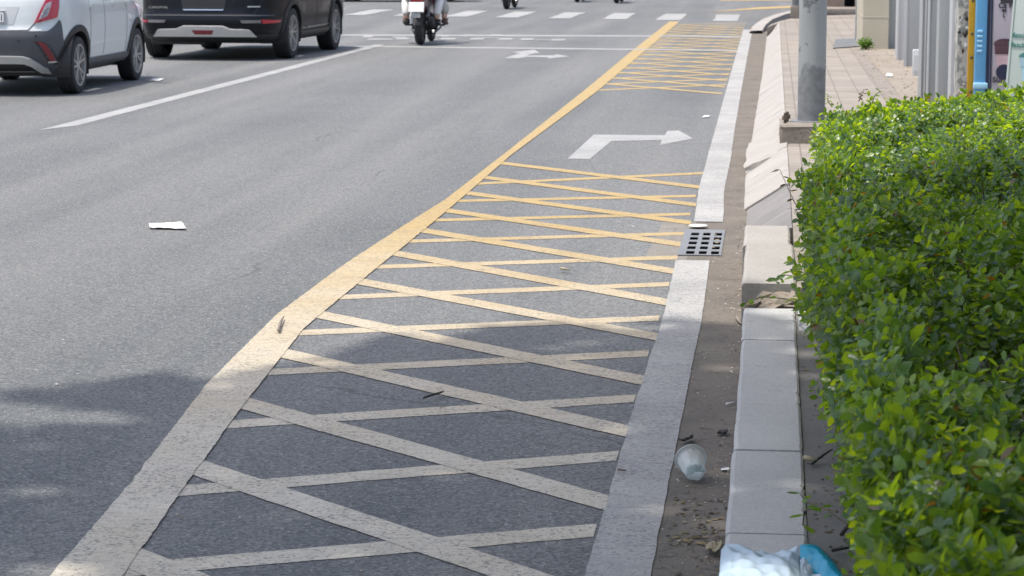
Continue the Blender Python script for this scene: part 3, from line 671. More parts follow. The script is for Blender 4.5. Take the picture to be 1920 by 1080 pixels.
# ------------------------------------------------------------------ cars
class Shell:
    """car skin: rounded horizontal slices stacked in height.  Local axes: X right, Y forward, origin on the ground under the rear axle."""
    def __init__(s, rows, n):
        a = np.array(rows, float); s.z = a[:, 0]; s.W = a[:, 1]; s.yr = a[:, 2]; s.yf = a[:, 3]; s.n = n
    def row(s, z):
        return [float(np.interp(z, s.z, q)) for q in (s.W, s.yr, s.yf)]
    def S(s, ph, z):
        W, a, b = s.row(z); c, t = math.cos(ph), math.sin(ph); e = 2 / s.n
        return Vector((W * math.copysign(abs(c) ** e, c), (a + b) / 2 + (b - a) / 2 * math.copysign(abs(t) ** e, t), z))
    def N(s, ph, z):
        d1 = s.S(ph + .01, z) - s.S(ph - .01, z); d2 = s.S(ph, z + .01) - s.S(ph, z - .01)
        n = d1.cross(d2)
        return n.normalized() if n.length > 1e-9 else Vector((math.cos(ph), math.sin(ph), 0))
    def ph_x(s, x, z):      # on the tail, at this distance from the middle
        W = s.row(z)[0]; k = max(-1, min(1, x / W)); return -math.acos(math.copysign(abs(k) ** (s.n / 2), k))
    def ph_y(s, y, z, side=1):
        W, a, b = s.row(z); k = max(-1, min(1, (y - (a + b) / 2) / ((b - a) / 2)))
        p = math.asin(math.copysign(abs(k) ** (s.n / 2), k)); return p if side > 0 else math.pi - p
    def side_x(s, y, z):
        W, a, b = s.row(z); k = min(1, abs((y - (a + b) / 2) / ((b - a) / 2))); return W * (1 - k ** s.n) ** (1 / s.n)
    def body(s, nz=40, nph=120):
        z0, z1 = s.z[0], s.z[-1]; m = MB(); vs = []; fs = []
        for i in range(nz):
            z = z0 + (z1 - z0) * i / (nz - 1)
            for k in range(nph): vs.append(s.S(2 * math.pi * (k + .5) / nph, z))
        for i in range(nz - 1):
            for k in range(nph):
                k2 = (k + 1) % nph; fs.append((i * nph + k, i * nph + k2, (i + 1) * nph + k2, (i + 1) * nph + k))
        fs += [tuple(range(nph))[::-1], tuple((nz - 1) * nph + k for k in range(nph))]
        return m.add(vs, fs)
    def patch(s, fpt, nu, nv, off=.006, m=None, depth=.012):
        """panel standing proud of the skin; fpt(u, v) -> (ph, z)"""
        m = m or MB(); g1 = []; g0 = []
        for j in range(nv + 1):
            for i in range(nu + 1):
                ph, z = fpt(i / nu, j / nv); p = s.S(ph, z); n = s.N(ph, z)
                g1.append(p + n * off); g0.append(p - n * depth)
        q = nu + 1; fs = [(j * q + i, j * q + i + 1, (j + 1) * q + i + 1, (j + 1) * q + i) for j in range(nv) for i in range(nu)]
        b = len(g1)
        rim = [i for i in range(q)] + [j * q + nu for j in range(1, nv + 1)] + [nv * q + i for i in range(nu - 1, -1, -1)] + [j * q for j in range(nv - 1, 0, -1)]
        fs += [(rim[i], rim[(i + 1) % len(rim)], b + rim[(i + 1) % len(rim)], b + rim[i]) for i in range(len(rim))]
        return m.add(g1 + g0, fs)
    def tail(s, edges, off, nu=24, nv=8, m=None):
        """panel on the tail from a closed outline given as lower and upper polylines of (x, z)"""
        lo, hi = edges
        def f(u, v):
            xl = lo[0][0] + (lo[-1][0] - lo[0][0]) * u; xh = hi[0][0] + (hi[-1][0] - hi[0][0]) * u
            zl = float(np.interp(xl, [p[0] for p in lo], [p[1] for p in lo])); zh = float(np.interp(xh, [p[0] for p in hi], [p[1] for p in hi]))
            x = xl + (xh - xl) * v; z = zl + (zh - zl) * v
            return s.ph_x(x, z), z
        return s.patch(f, nu, nv, off, m)
    def side(s, y0, y1, zlo, zhi, off, side=1, nu=16, nv=6, m=None):
        def f(u, v):
            y = y0 + (y1 - y0) * u; a = zlo(y) if callable(zlo) else zlo; b = zhi(y) if callable(zhi) else zhi
            z = a + (b - a) * v; return s.ph_y(y, z, side), z
        return s.patch(f, nu, nv, off, m)
    def arch(s, yc, zc, r0, r1, off, side=1, a0=-12, a1=192, n=36, m=None):
        m = m or MB(); vs = []
        for i in range(n + 1):
            a = R(a0 + (a1 - a0) * i / n)
            for r, o in ((r0, -.05), (r0, off), ((r0 + r1) / 2, off + .006), (r1, off), (r1, -.01)):
                y = yc + r * math.cos(a); z = max(s.z[0] + .001, zc + r * math.sin(a))
                vs.append(((s.side_x(y, z) + o) * side, y, z))
        return m.add(vs, [(5 * i + k, 5 * i + k + 1, 5 * i + k + 6, 5 * i + k + 5) for i in range(n) for k in range(4)])

def carve(o, openings):
    """open the wheel arches: drop the faces inside each circle and pull the edge onto it"""
    bm = bmesh.new(); bm.from_mesh(o.data)
    bmesh.ops.delete(bm, geom=[f for f in bm.faces if len(f.verts) > 8], context='FACES_ONLY')
    def ins(co):
        for (x, y, z, rr, wd) in openings:
            if co.x * x > 0 and abs(co.x) > .45 and math.hypot(co.y - y, co.z - z) < rr: return (y, z, rr)
    bmesh.ops.delete(bm, geom=[f for f in bm.faces if all(ins(v.co) for v in f.verts)], context='FACES')
    for v in bm.verts:
        k = ins(v.co)
        if k:
            y, z, rr = k; d = math.hypot(v.co.y - y, v.co.z - z); v.co.y = y + (v.co.y - y) * rr / d; v.co.z = z + (v.co.z - z) * rr / d
    bm.to_mesh(o.data); bm.free(); o.data.update()
    o.data.polygons.foreach_set('use_smooth', np.ones(len(o.data.polygons), dtype=bool)); o.data.set_sharp_from_angle(angle=R(38))

def wheel(parent, x, y, rad, width, rimr, side, mat, spokes=5, twin=True, seed=0):
    h = width / 2; c = (0, 0, 0)
    t = MB().lathe([(rimr, -h * .92), (rad * .86, -h), (rad * .97, -h * .9), (rad, -h * .72), (rad, -h * .3), (rad * .985, -h * .27), (rad * .985, -h * .2), (rad, -h * .17), (rad, h * .17), (rad * .985, h * .2), (rad * .985, h * .27), (rad, h * .3), (rad, h * .72), (rad * .97, h * .9), (rad * .86, h), (rimr, h * .92)], 48, 'X')
    o = t.build('wheel', M['tyre'], parent, angle=35); o.location = (x, y, rad)
    r = MB(); f = h * .80 * side
    r.lathe([(rimr * 1.01, f * 1.18), (rimr * .94, f * 1.16), (rimr * .92, f * .7), (rimr * .88, -f * .6)], 48, 'X')
    r.lathe([(.001, f * .98), (rimr * .2, f * .98), (rimr * .24, f * .8), (rimr * .24, f * .2)], 24, 'X')
    for k in range(spokes):
        for dd in ((-.13, .13) if twin else (0,)):
            a = 2 * math.pi * k / spokes + .3 + seed; a2 = a + dd * 1.7; a1 = a + dd * .6
            p0 = (rimr * .16, a1); p1 = (rimr * .95, a2); wd = rimr * (.055 if twin else .1)
            def q(rr, an, o_, dx): return (dx, rr * math.cos(an) - o_ * math.sin(an), rr * math.sin(an) + o_ * math.cos(an))
            vs = [q(p0[0], p0[1], -wd, f * .96), q(p0[0], p0[1], wd, f * .96), q(p1[0], p1[1], wd * .85, f * 1.1), q(p1[0], p1[1], -wd * .85, f * 1.1),
                  q(p0[0], p0[1], -wd * 1.3, f * .6), q(p0[0], p0[1], wd * 1.3, f * .6), q(p1[0], p1[1], wd * 1.1, f * .75), q(p1[0], p1[1], -wd * 1.1, f * .75)]
            r.add(vs, [(0, 1, 2, 3), (4, 5, 1, 0), (5, 6, 2, 1), (6, 7, 3, 2), (7, 4, 0, 3), (4, 7, 6, 5)])
    r.build('rim', mat, o, angle=30)
    MB().lathe([(.001, f * .15), (rimr * .62, f * .15), (rimr * .62, f * .05)], 24, 'X').build('brake_disc', M['steel'], o)
    MB().lathe([(.001, -f * .3), (rimr * .93, -f * .3)], 24, 'X').build('inner_disc', M['dkplastic'], o)
    return o

def text(name, body, size, mat, parent, M4, depth=.002, bold=0.0):
    cu = bpy.data.curves.new(name, 'FONT'); cu.body = body; cu.size = size; cu.extrude = depth; cu.align_x = 'LEFT'; cu.offset = bold
    t = bpy.data.objects.new(name, cu); COL.objects.link(t)
    bpy.context.view_layer.update()
    me = bpy.data.meshes.new_from_object(t.evaluated_get(bpy.context.evaluated_depsgraph_get())); bpy.data.objects.remove(t); bpy.data.curves.remove(cu)
    me.name = name; me.materials.clear(); me.transform(M4); return link(name, me, mat, parent)

def hatchback(name, label, loc, rz):
    r = empty(name, loc, rz); tag(r, label, 'car')
    sh = Shell([(.24, .70, -.42, 2.93), (.30, .755, -.50, 3.0), (.40, .775, -.565, 3.05), (.50, .79, -.59, 3.06), (.60, .797, -.60, 3.05), (.66, .80, -.585, 3.02), (.70, .80, -.565, 2.98), (.80, .797, -.555, 2.90), (.90, .788, -.54, 2.72), (.96, .772, -.525, 2.35), (1.02, .75, -.50, 2.1), (1.15, .70, -.43, 1.85), (1.3, .645, -.34, 1.52), (1.42, .59, -.25, 1.22), (1.47, .53, -.16, 1.0), (1.485, .42, -.02, .75)], 5.2)
    body = sh.body(56, 160).build('body', M['pearl'], r); ax = 2.36
    cuts = [(sd * .72, y, .30, .345, .42) for sd in (-1, 1) for y in (0, ax)]
    carve(body, cuts)
    # underside, wells
    ub = MB().box((-.62, -.30, .19), (.62, 2.9, .30), .03)
    for y in (0, ax):
        for sd in (-1, 1):
            vs = [(xx * sd, y + .343 * math.cos(a), .30 + .343 * math.sin(a)) for xx in (.48, .782) for a in [R(-20 + 220 * i / 24) for i in range(25)]]
            ub.add(vs, [(i, i + 1, 26 + i, 25 + i) for i in range(24)] + [tuple(range(25))])
    ub.build('underbody', M['dkplastic'], r)
    # rear bumper in grey plastic, wrapping round to the wheel openings
    def fb(u, v):
        # u from the left wheel round the tail to the right wheel
        p0 = math.pi + math.asin(min(1, .9)) * .0
        a = sh.ph_y(-.30, .45, 1); ph = (-math.pi - a) + (2 * a + math.pi) * u if False else None
        lim = -a; half = math.pi / 2 - lim
        ph = -math.pi / 2 + (2 * u - 1) * half
        k = abs(2 * u - 1); zt = .655 + .11 * max(0, (k - .55) / .30) ** 1.3 if k < .85 else .765 - .30 * ((k - .85) / .15) ** 1.4
        return ph, .255 + (zt - .255) * v
    bp = sh.patch(fb, 90, 16, .012).build('bumper', M['plastic'], r, angle=50)
    carve(bp, [(sd * .72, 0, .30, .345, .42) for sd in (-1, 1)])
    # lower recess of the bumper, silver skid trim and the dark mouth below
    MB_ = sh.tail(([(-.46, .265), (0, .262), (.46, .265)], [(-.34, .385), (0, .40), (.34, .385)]), .018, 40, 6); MB_.build('lower_grille', M['dkplastic'], r)
    sk = MB()
    for sd in (-1, 1):
        P = [(0, .415, .352), (.2, .415, .352), (.36, .412, .350), (.42, .398, .325), (.49, .345, .265), (.56, .285, .243)]
        vs = []
        for x, zt, zb_ in P:
            for z, o in ((zb_, .012), (zb_, .045), (zt, .045), (zt, .012)):
                ph = sh.ph_x(x * sd, z); vs.append(sh.S(ph, z) + sh.N(ph, z) * o)
        n = len(P); sk.add(vs, [(4 * i + a, 4 * i + b, 4 * i + 4 + b, 4 * i + 4 + a) for i in range(n - 1) for a, b in ((0, 1), (1, 2), (2, 3))] + [(4 * n - 4, 4 * n - 3, 4 * n - 2, 4 * n - 1)])
    sk.build('skid_trim', M['silver'], r, angle=40)
    for sd in (-1, 1):
        lf = MB()
        # curved vertical reflector with a dark surround
        cr = [(.475, .555, .012), (.52, .55, .022), (.555, .52, .028), (.58, .47, .028), (.60, .41, .026), (.612, .365, .022)]
        def band(wk, o, d0=.012):
            m = MB(); vs = []
            for x, z, hw in cr:
                hw *= wk
                for dx, oo in ((-hw, d0), (-hw, o), (hw, o), (hw, d0)):
                    ph = sh.ph_x((x + dx) * sd, z); vs.append(sh.S(ph, z) + sh.N(ph, z) * oo)
            n = len(cr); return m.add(vs, [(4 * i + a, 4 * i + b, 4 * i + 4 + b, 4 * i + 4 + a) for i in range(n - 1) for a, b in ((0, 1), (1, 2), (2, 3))] + [(0, 1, 2, 3), (4 * n - 4, 4 * n - 3, 4 * n - 2, 4 * n - 1)])
        sr = band(1.7, .016).build('reflector_surround', M['dkplastic'], r, angle=40)
        band(.9, .022).build('reflector', M['refl'], sr, angle=40)
        sh.tail(([(.575 * sd, .345), (.66 * sd, .347)], [(.575 * sd, .362), (.66 * sd, .362)]), .024, 6, 2).build('chrome_tip', M['chrome'], sr)
        # tail lamp: red outer lens, clear inner lens
        def fl(u, v, a=.44, b=1.0):
            z = .735 + .40 * v - .0 * u
            x0 = sh.ph_x((.475 + .17 * v) * sd, z); y1 = -.30 + .02 * v
            xo = sh.ph_y(-.40 + .12 * v, z, 1); xo = xo if sd > 0 else -math.pi - xo
            zz_ = z + .055 * u * (1 - v); k = a + (b - a) * u
            return x0 + (xo - x0) * k, zz_ + .0
        lamp = sh.patch(lambda u, v: fl(u, v, 0, 1.0), 20, 16, .014).build('tail_lamp', M['red'], r, angle=50)
        sh.patch(lambda u, v: fl(u, .07 + v * .40, .10, .50), 10, 10, .020).build('clear_lens', M['clear'], lamp, angle=50)
        rfl = MB()
        for v0 in (.12, .24): rfl = sh.patch(lambda u, v: fl(u, v0 + v * .06, .18, .42), 6, 3, .023, rfl)
        rfl.build('bulb', M['rimdark'], lamp)
        # side windows, mirror, door handles, door seams
        for y0, y1, zt in ((.10, .92, 1.36), (.97, 1.72, 1.36)):
            sh.side(y0, y1, .985, (lambda y: min(1.38, 1.40 - .42 * max(0, (y - 1.1)) - .45 * max(0, .45 - y))), .004, sd, 18, 8).build('side_window', M['glass'], r, True)
        sh.side(.38, .52, .87, .895, .02, sd, 4, 2).build('door_handle', M['pearl'], r); sh.side(1.22, 1.36, .87, .895, .02, sd, 4, 2).build('door_handle', M['pearl'], r)
        for yy in (.395, .945, 1.86): sh.side(yy, yy + .008, .36, .97, .0015, sd, 2, 12).build('door_seam', M['dkplastic'], r)
        sh.side(.36, 2.02, .255, lambda y: .345, .016, sd, 30, 4).build('side_skirt', M['plastic'], r, angle=50)
        for y in (0, ax): sh.arch(y, .30, .338, .405, .014, sd, a0=-15, a1=195).build('arch_trim', M['dkplastic'], r, angle=50)
        mr = MB().box((.80 * sd, 1.68, .97), (.97 * sd, 1.80, 1.11), .03); mr.build('mirror', M['pearl'], r, angle=40)
        MB().lathe([(.001, 0), (.09, 0), (.1, .03)], 20, 'Y', (sd * .58, 2.98, .74)).build('headlamp', M['clear'], r)
        sd_ = sd
        for k, y in enumerate((0, ax)): wheel(r, sd * .695, y, .293, .185, .213, sd, M['rim'], 5, True, .2 + .5 * k)
    sh.tail(([(-.50, 1.03), (.50, 1.03)], [(-.42, 1.36), (.42, 1.36)]), .004, 20, 8).build('rear_window', M['glass'], r, True)
    sh.patch(lambda u, v: (math.pi / 2 + (u - .5) * 1.9, 1.0 + .38 * v), 20, 10, .004).build('windscreen', M['glass'], r, True)
    # tailgate seam and number plate in its recess
    seam = MB()
    for a, b in (((-.47, .665), (.47, .665)),):
        seam = sh.tail(([(-.42, .662), (0, .655), (.42, .662)], [(-.42, .670), (0, .663), (.42, .670)]), .003, 30, 1)
    for sd in (-1, 1): sh.tail(([(.415 * sd, .667), (.43 * sd, .667)], [(.475 * sd, .735), (.487 * sd, .735)]), .003, 2, 6, seam)
    seam.build('tailgate_seam', M['dkplastic'], r)
    rc = sh.tail(([(-.24, .72), (.265, .72)], [(-.30, .90), (.325, .90)]), .003, 14, 6).build('plate_recess', M['gatelight'], r)
    yb = sh.S(-math.pi / 2, .8).y - .016
    pl = MB().box((-.165, yb - .006, .735), (.19, yb + .012, .865), .004); pl.v = [(x, y + (z - .8) * .09, z) for x, y, z in pl.v]; plo = pl.build('number_plate', M['plate'], r)
    fr = MB()
    for a, b in (((-.158, .741), (.184, .746)), ((-.158, .854), (.184, .859)), ((-.158, .745), (-.154, .855)), ((.178, .745), (.184, .855))):
        fr.box((a[0], yb - .010, a[1]), (b[0], yb - .004, b[1]))
    fr.v = [(x, y + (z - .8) * .09, z) for x, y, z in fr.v]; fr.build('plate_border', M['ink'], plo)
    text('plate_number', '1', .10, M['ink'], plo, Matrix.Translation((.128, yb - .011, .758)) @ Matrix.Rotation(R(90) - .09, 4, 'X'), .001)
    for sd in (-1, 1): MB().lathe([(.001, -.004), (.011, -.004), (.011, .01)], 12, 'Y', (sd * .33, sh.S(sh.ph_x(sd * .33, .56), .56).y - .012, .56)).build('parking_sensor', M['dkplastic'], r)
    MB().lathe([(.001, -.004), (.011, -.004), (.011, .01)], 12, 'Y', (.5, sh.S(sh.ph_x(.5, .61), .61).y - .014, .61)).build('parking_sensor', M['dkplastic'], r)
    return r

def suv(name, label, loc, rz):
    r = empty(name, loc, rz); tag(r, label, 'car')
    sh = Shell([(.235, .80, -.72, 3.35), (.30, .865, -.83, 3.45), (.40, .885, -.88, 3.5), (.47, .895, -.90, 3.52), (.54, .90, -.90, 3.52), (.60, .90, -.875, 3.50), (.66, .90, -.86, 3.48), (.80, .90, -.85, 3.42), (.95, .888, -.84, 3.3), (1.02, .87, -.83, 2.9), (1.08, .85, -.82, 2.45), (1.2, .81, -.78, 2.15), (1.4, .74, -.70, 1.7), (1.55, .68, -.58, 1.25), (1.62, .60, -.40, .9), (1.64, .45, 0, .6)], 6.0)
    body = sh.body(60, 160).build('body', M['black'], r); ax = 2.45
    carve(body, [(sd * .82, y, .335, .385, .46) for sd in (-1, 1) for y in (0, ax)])
    ub = MB().box((-.72, -.55, .215), (.72, 3.2, .34), .04)
    ub.box((-.70, -.70, .20), (-.02, -.10, .28), .03)            # silencer
    for y in (0, ax):
        for sd in (-1, 1):
            vs = [(xx * sd, y + .383 * math.cos(a), .335 + .383 * math.sin(a)) for xx in (.56, .888) for a in [R(-20 + 220 * i / 24) for i in range(25)]]
            ub.add(vs, [(i, i + 1, 26 + i, 25 + i) for i in range(24)] + [tuple(range(25))])
    ub.build('underbody', M['dkplastic'], r)
    # bumper: gloss black upper with lamps, silver skid plate, dark valance
    sh.tail(([(-.86, .245), (.86, .245)], [(-.80, .345), (.80, .345)]), .010, 50, 4).build('lower_valance', M['dkplastic'], r, angle=50)
    sk = sh.tail(([(-.62, .318), (-.55, .322), (.55, .322), (.62, .318)], [(-.56, .40), (-.54, .41), (-.33, .415), (-.24, .455), (.24, .455), (.33, .415), (.54, .41), (.56, .40)]), .03, 80, 6)
    sko = sk.build('skid_plate', M['silver'], r, angle=30)
    MB_ = sh.tail(([(-.105, .355), (.105, .355)], [(-.13, .405), (.13, .405)]), .036, 14, 4); MB_.build('fog_lamp', M['refl'], sko)
    rg = sh.tail(([(-.80, .578), (.80, .578)], [(-.80, .588), (.80, .588)]), .010, 60, 2); rg.build('bumper_step', M['plastic'], r)
    for sd in (-1, 1):
        sh.tail(([(.70 * sd, .478), (.838 * sd, .490)], [(.685 * sd, .535), (.845 * sd, .52)]), .010, 10, 4).build('reflector', M['red'], r, angle=50)
        sh.tail(([(.47 * sd, .487), (.685 * sd, .49)], [(.45 * sd, .525), (.68 * sd, .527)]), .008, 14, 4).build('reverse_lamp', simple_clear, r, angle=50)
        def fl(u, v):
            z = .86 + .16 * v; x0 = sh.ph_x(.30 * sd, z); xo = sh.ph_y(-.50, z, 1); xo = xo if sd > 0 else -math.pi - xo
            return x0 + (xo - x0) * u, z
        sh.patch(fl, 30, 6, .01).build('tail_lamp', M['red'], r, angle=50)
        for y0, y1 in ((-.55, .30), (.38, 1.22), (1.28, 2.1)):
            sh.side(y0, y1, 1.06, lambda y: min(1.48, 1.50 - .42 * max(0, y - 1.2)), .004, sd, 18, 8).build('side_window', M['glass'], r, True)
        for yy in (.43, 1.25, 2.08): sh.side(yy, yy + .008, .36, 1.03, .0015, sd, 2, 12).build('door_seam', M['dkplastic'], r)
        for y in (.52, 1.36): sh.side(y, y + .17, .93, .955, .025, sd, 4, 2).build('door_handle', M['chrome'], r)
        sh.side(.42, 2.03, .24, .35, .018, sd, 30, 4).build('side_skirt', M['dkplastic'], r, angle=50)
        sh.side(.7, 1.9, .385, .40, .02, sd, 20, 2).build('chrome_strip', M['rimdark'], r)
        for y in (0, ax): sh.arch(y, .335, .378, .44, .012, sd, a0=-15, a1=195).build('arch_trim', M['dkplastic'], r, angle=50)
        MB().box((.90 * sd, 1.98, 1.02), (1.09 * sd, 2.10, 1.17), .03).build('mirror', M['black'], r, angle=40)
        MB().lathe([(.001, 0), (.1, 0), (.12, .03)], 20, 'Y', (sd * .66, 3.4, .8)).build('headlamp', M['clear'], r)
        for k, y in enumerate((0, ax)): wheel(r, sd * .785, y, .333, .215, .235, sd, M['rim'], 5, True, .9 * k)
    sh.tail(([(-.66, 1.08), (.66, 1.08)], [(-.56, 1.48), (.56, 1.48)]), .004, 20, 8).build('rear_window', M['glass'], r, True)
    sh.patch(lambda u, v: (math.pi / 2 + (u - .5) * 1.9, 1.10 + .44 * v), 20, 10, .004).build('windscreen', M['glass'], r, True)
    # tailgate outline, plate recess with chrome sill, badges
    tg = sh.tail(([(-.60, .596), (.60, .596)], [(-.60, .602), (.60, .602)]), .003, 40, 1)
    for sd in (-1, 1): sh.tail(([(.60 * sd, .60), (.607 * sd, .60)], [(.70 * sd, .80), (.707 * sd, .80)]), .003, 2, 12, tg)
    tg.build('tailgate_seam', M['dkplastic'], r)
    rc = sh.tail(([(-.25, .655), (.25, .655)], [(-.28, .84), (.28, .84)]), .002, 14, 6).build('plate_recess', M['dkplastic'], r)
    sh.tail(([(-.235, .648), (.235, .648)], [(-.25, .660), (.25, .660)]), .016, 14, 2).build('chrome_sill', M['chrome'], rc)
    ye = sh.S(sh.ph_x(-.50, .69), .69).y - .004
    text('badge', 'CARNIVAL', .044, M['chrome'], r, Matrix.Translation((-.67, ye, .672)) @ Matrix.Rotation(R(90), 4, 'X') @ Matrix.Diagonal((1.15, 1, 1, 1)), .004)
    sh.tail(([(.53, .692), (.67, .692)], [(.53, .704), (.67, .704)]), .006, 6, 1).build('badge', M['silver'], r)
    return r
simple_clear = simple('smoked_lens', (.16, .15, .155), .2, var=.2, coat=.5)

hatchback('hatchback_car', 'pearl white hatchback with grey plastic rear bumper and silver skid trim', (-7.835, 24.05, 0), R(.6))
suv('suv', 'black suv with chrome-edged bumper and silver skid plate waiting ahead of the white hatchback', (-7.27, 31.45, 0), R(-2.9)).scale = (1.1, 1, 1)
bpy.context.view_layer.update()
def copy_tree(o, parent=None):
    c = o.copy(); COL.objects.link(c); c.parent = parent
    for k in [x for x in ALL if x.parent == o]: copy_tree(k, c)
    return c
ALL = list(bpy.data.objects)
c = copy_tree(bpy.data.objects['hatchback_car']); c['label'] = 'far car crossing the junction beyond the motorbike, only its dark underside showing'
c.location = (-7.98, 59.4, 0); c.rotation_euler = (0, 0, R(90 + 4))

# ------------------------------------------------------------------ motorbikes and riders
def motorbike(label, loc, rz, group):
    """local: Y forward, origin under the rear wheel"""
    r = empty('motorbike', loc, rz); tag(r, label, 'motorbike', group)
    def tyre(x, y, rad, h, nm='wheel'):
        o = MB().lathe([(rad - .075, -h * .8), (rad - .03, -h), (rad - .008, -h * .62), (rad, 0), (rad - .008, h * .62), (rad - .03, h), (rad - .075, h * .8)], 40, 'X').build(nm, M['tyre'], r, True)
        o.location = (x, y, rad); rm = MB().lathe([(rad - .07, -h * .7), (rad - .095, -h * .6), (rad - .095, h * .6), (rad - .07, h * .7)], 40, 'X')
        rm.lathe([(.001, -.05), (.045, -.05), (.045, .05), (.001, .05)], 16, 'X')
        for k in range(5):
            a = k * 1.2566; rm.tube([(0, .04 * math.cos(a), .04 * math.sin(a)), (0, (rad - .09) * math.cos(a), (rad - .09) * math.sin(a))], .013, 6)
        rm.build('rim', M['rimdark'], o); return o
    tyre(0, 0, .29, .058); tyre(0, 1.25, .29, .045)
    # mudguard, swing arms, shock absorbers
    mg = MB(); vs = []
    for i in range(13):
        a = R(35 + 120 * i / 12)
        for x in (-.075, -.05, 0, .05, .075): vs.append((x, .33 * math.cos(a), .30 + (.335 - abs(x) * .4) * math.sin(a)))
    mg.add(vs, [(5 * i + k, 5 * i + k + 1, 5 * i + k + 6, 5 * i + k + 5) for i in range(12) for k in range(4)])
    mg.add([(-.07, -.28, .46), (.07, -.28, .46), (.055, -.36, .30), (-.055, -.36, .30), (-.07, -.27, .46), (.07, -.27, .46), (.055, -.35, .30), (-.055, -.35, .30)], [(0, 1, 2, 3), (4, 7, 6, 5), (0, 4, 5, 1), (3, 2, 6, 7), (0, 3, 7, 4), (1, 5, 6, 2)])
    mg.build('mudguard', M['dkplastic'], r)
    sw = MB()
    for sd in (-1, 1): sw.tube([(.085 * sd, -.02, .29), (.085 * sd, .5, .33)], .02, 8)
    sw.build('swing_arm', M['dkplastic'], r)
    for sd in (-1, 1):
        MB().tube([(.11 * sd, .0, .31), (.12 * sd, .09, .62)], .024, 10).build('shock_absorber', M['rimdark'], r)
    MB().tube([(.13, .75, .25), (.15, .45, .24), (.16, .2, .31), (.165, -.1, .37), (.165, -.22, .385)], [.02, .024, .05, .058, .05], 12).build('exhaust', M['dkplastic'], r, True)
    en = MB().box((-.14, .36, .20), (.16, .72, .44), .05); en.lathe([(.001, -.03), (.09, -.03), (.1, .0), (.09, .03)], 20, 'X', (.17, .42, .30)); en.lathe([(.001, -.03), (.085, -.03), (.095, .0)], 20, 'X', (-.15, .45, .30))
    en.build('engine', M['dkplastic'], r, angle=40)
    # centre stand and step bar
    MB().tube([(-.20, .5, .22), (-.15, .42, .15), (.15, .42, .15), (.24, .5, .24), (.25, .56, .27)], .012, 8).build('foot_bar', M['dkplastic'], r)
    for sd in (-1, 1): MB().tube([(.14 * sd, .62, .27), (.29 * sd, .62, .275)], .014, 8).build('foot_peg', M['tyre'], r)
    # body: tail, seat, tank/leg shield, fork, bars
    tl = MB()
    prof = [(-.34, .10, .62, .76), (-.25, .12, .55, .79), (0, .135, .50, .80), (.3, .14, .44, .78), (.55, .13, .40, .70), (.75, .09, .36, .56)]
    vs = []
    for y, hw, z0, z1 in prof:
        for k in range(16):
            a = 2 * math.pi * k / 16; vs.append((hw * math.copysign(abs(math.cos(a)) ** .6, math.cos(a)), y, (z0 + z1) / 2 + (z1 - z0) / 2 * math.copysign(abs(math.sin(a)) ** .6, math.sin(a))))
    n = len(prof); tl.add(vs, [(16 * i + k, 16 * i + (k + 1) % 16, 16 * i + 16 + (k + 1) % 16, 16 * i + 16 + k) for i in range(n - 1) for k in range(16)] + [tuple(range(16)), tuple(range(16 * n - 16, 16 * n))[::-1]])
    tl.build('fairing', M['maroon'], r, angle=60)
    MB().box((-.12, -.30, .77), (.12, .55, .85), .03).build('seat', M['dkplastic'], r, angle=40)
    tlp = MB().box((-.09, -.375, .65), (.09, -.33, .72), .015).build('tail_lamp', M['red'], r, angle=40)
    pl = MB().box((-.115, -.40, .497), (.115, -.385, .64), .006); pl.v = [(x, y - (z - .6) * .35 * -1, z) for x, y, z in pl.v]; pl.build('number_plate', M['plate'], r)
    MB().box((-.055, -.385, .41), (.055, -.36, .488), .015).build('mud_flap', M['gatelight'], r, angle=40)
    fk = MB()
    for sd in (-1, 1): fk.tube([(.075 * sd, 1.25, .29), (.075 * sd, 1.02, .84)], .022, 8)
    fk.build('fork', M['rimdark'], r)
    MB().box((-.16, .86, .50), (.16, .93, .98), .05).build('leg_shield', M['maroon'], r, angle=40)
    MB().tube([(-.34, .86, 1.03), (-.2, .93, 1.02), (0, .97, .98), (.2, .93, 1.02), (.34, .86, 1.03)], .015, 8).build('handlebar', M['dkplastic'], r)
    MB().box((-.13, .93, .86), (.13, 1.08, 1.04), .05).build('headlamp_cowl', M['maroon'], r, angle=40)
    for sd in (-1, 1):
        MB().tube([(.22 * sd, .93, 1.02), (.30 * sd, .95, 1.17)], .007, 6).build('mirror_stalk', M['dkplastic'], r)
        MB().lathe([(.001, -.008), (.05, -.008), (.055, .008), (.001, .012)], 16, 'Y', (.31 * sd, .95, 1.2)).build('mirror', M['dkplastic'], r)
    return r

def skinned(name, nodes, edges, mat, parent, sub=2):
    """one continuous surface grown round a skeleton; nodes: (x, y, z, rx, ry)"""
    me = bpy.data.meshes.new(name); me.from_pydata([q[:3] for q in nodes], edges, [])
    o = bpy.data.objects.new(name, me); COL.objects.link(o)
    md = o.modifiers.new('skin', 'SKIN'); md.use_smooth_shade = True
    for i, q in enumerate(nodes):
        sv = me.skin_vertices[0].data[i]; sv.radius = (q[3], q[4] if len(q) > 4 else q[3]); sv.use_root = i == 0
    o.modifiers.new('sub', 'SUBSURF').levels = sub
    bpy.context.view_layer.update()
    new = bpy.data.meshes.new_from_object(o.evaluated_get(bpy.context.evaluated_depsgraph_get()))
    bpy.data.objects.remove(o); new.name = name; new.materials.clear()
    return link(name, new, mat, parent, True)

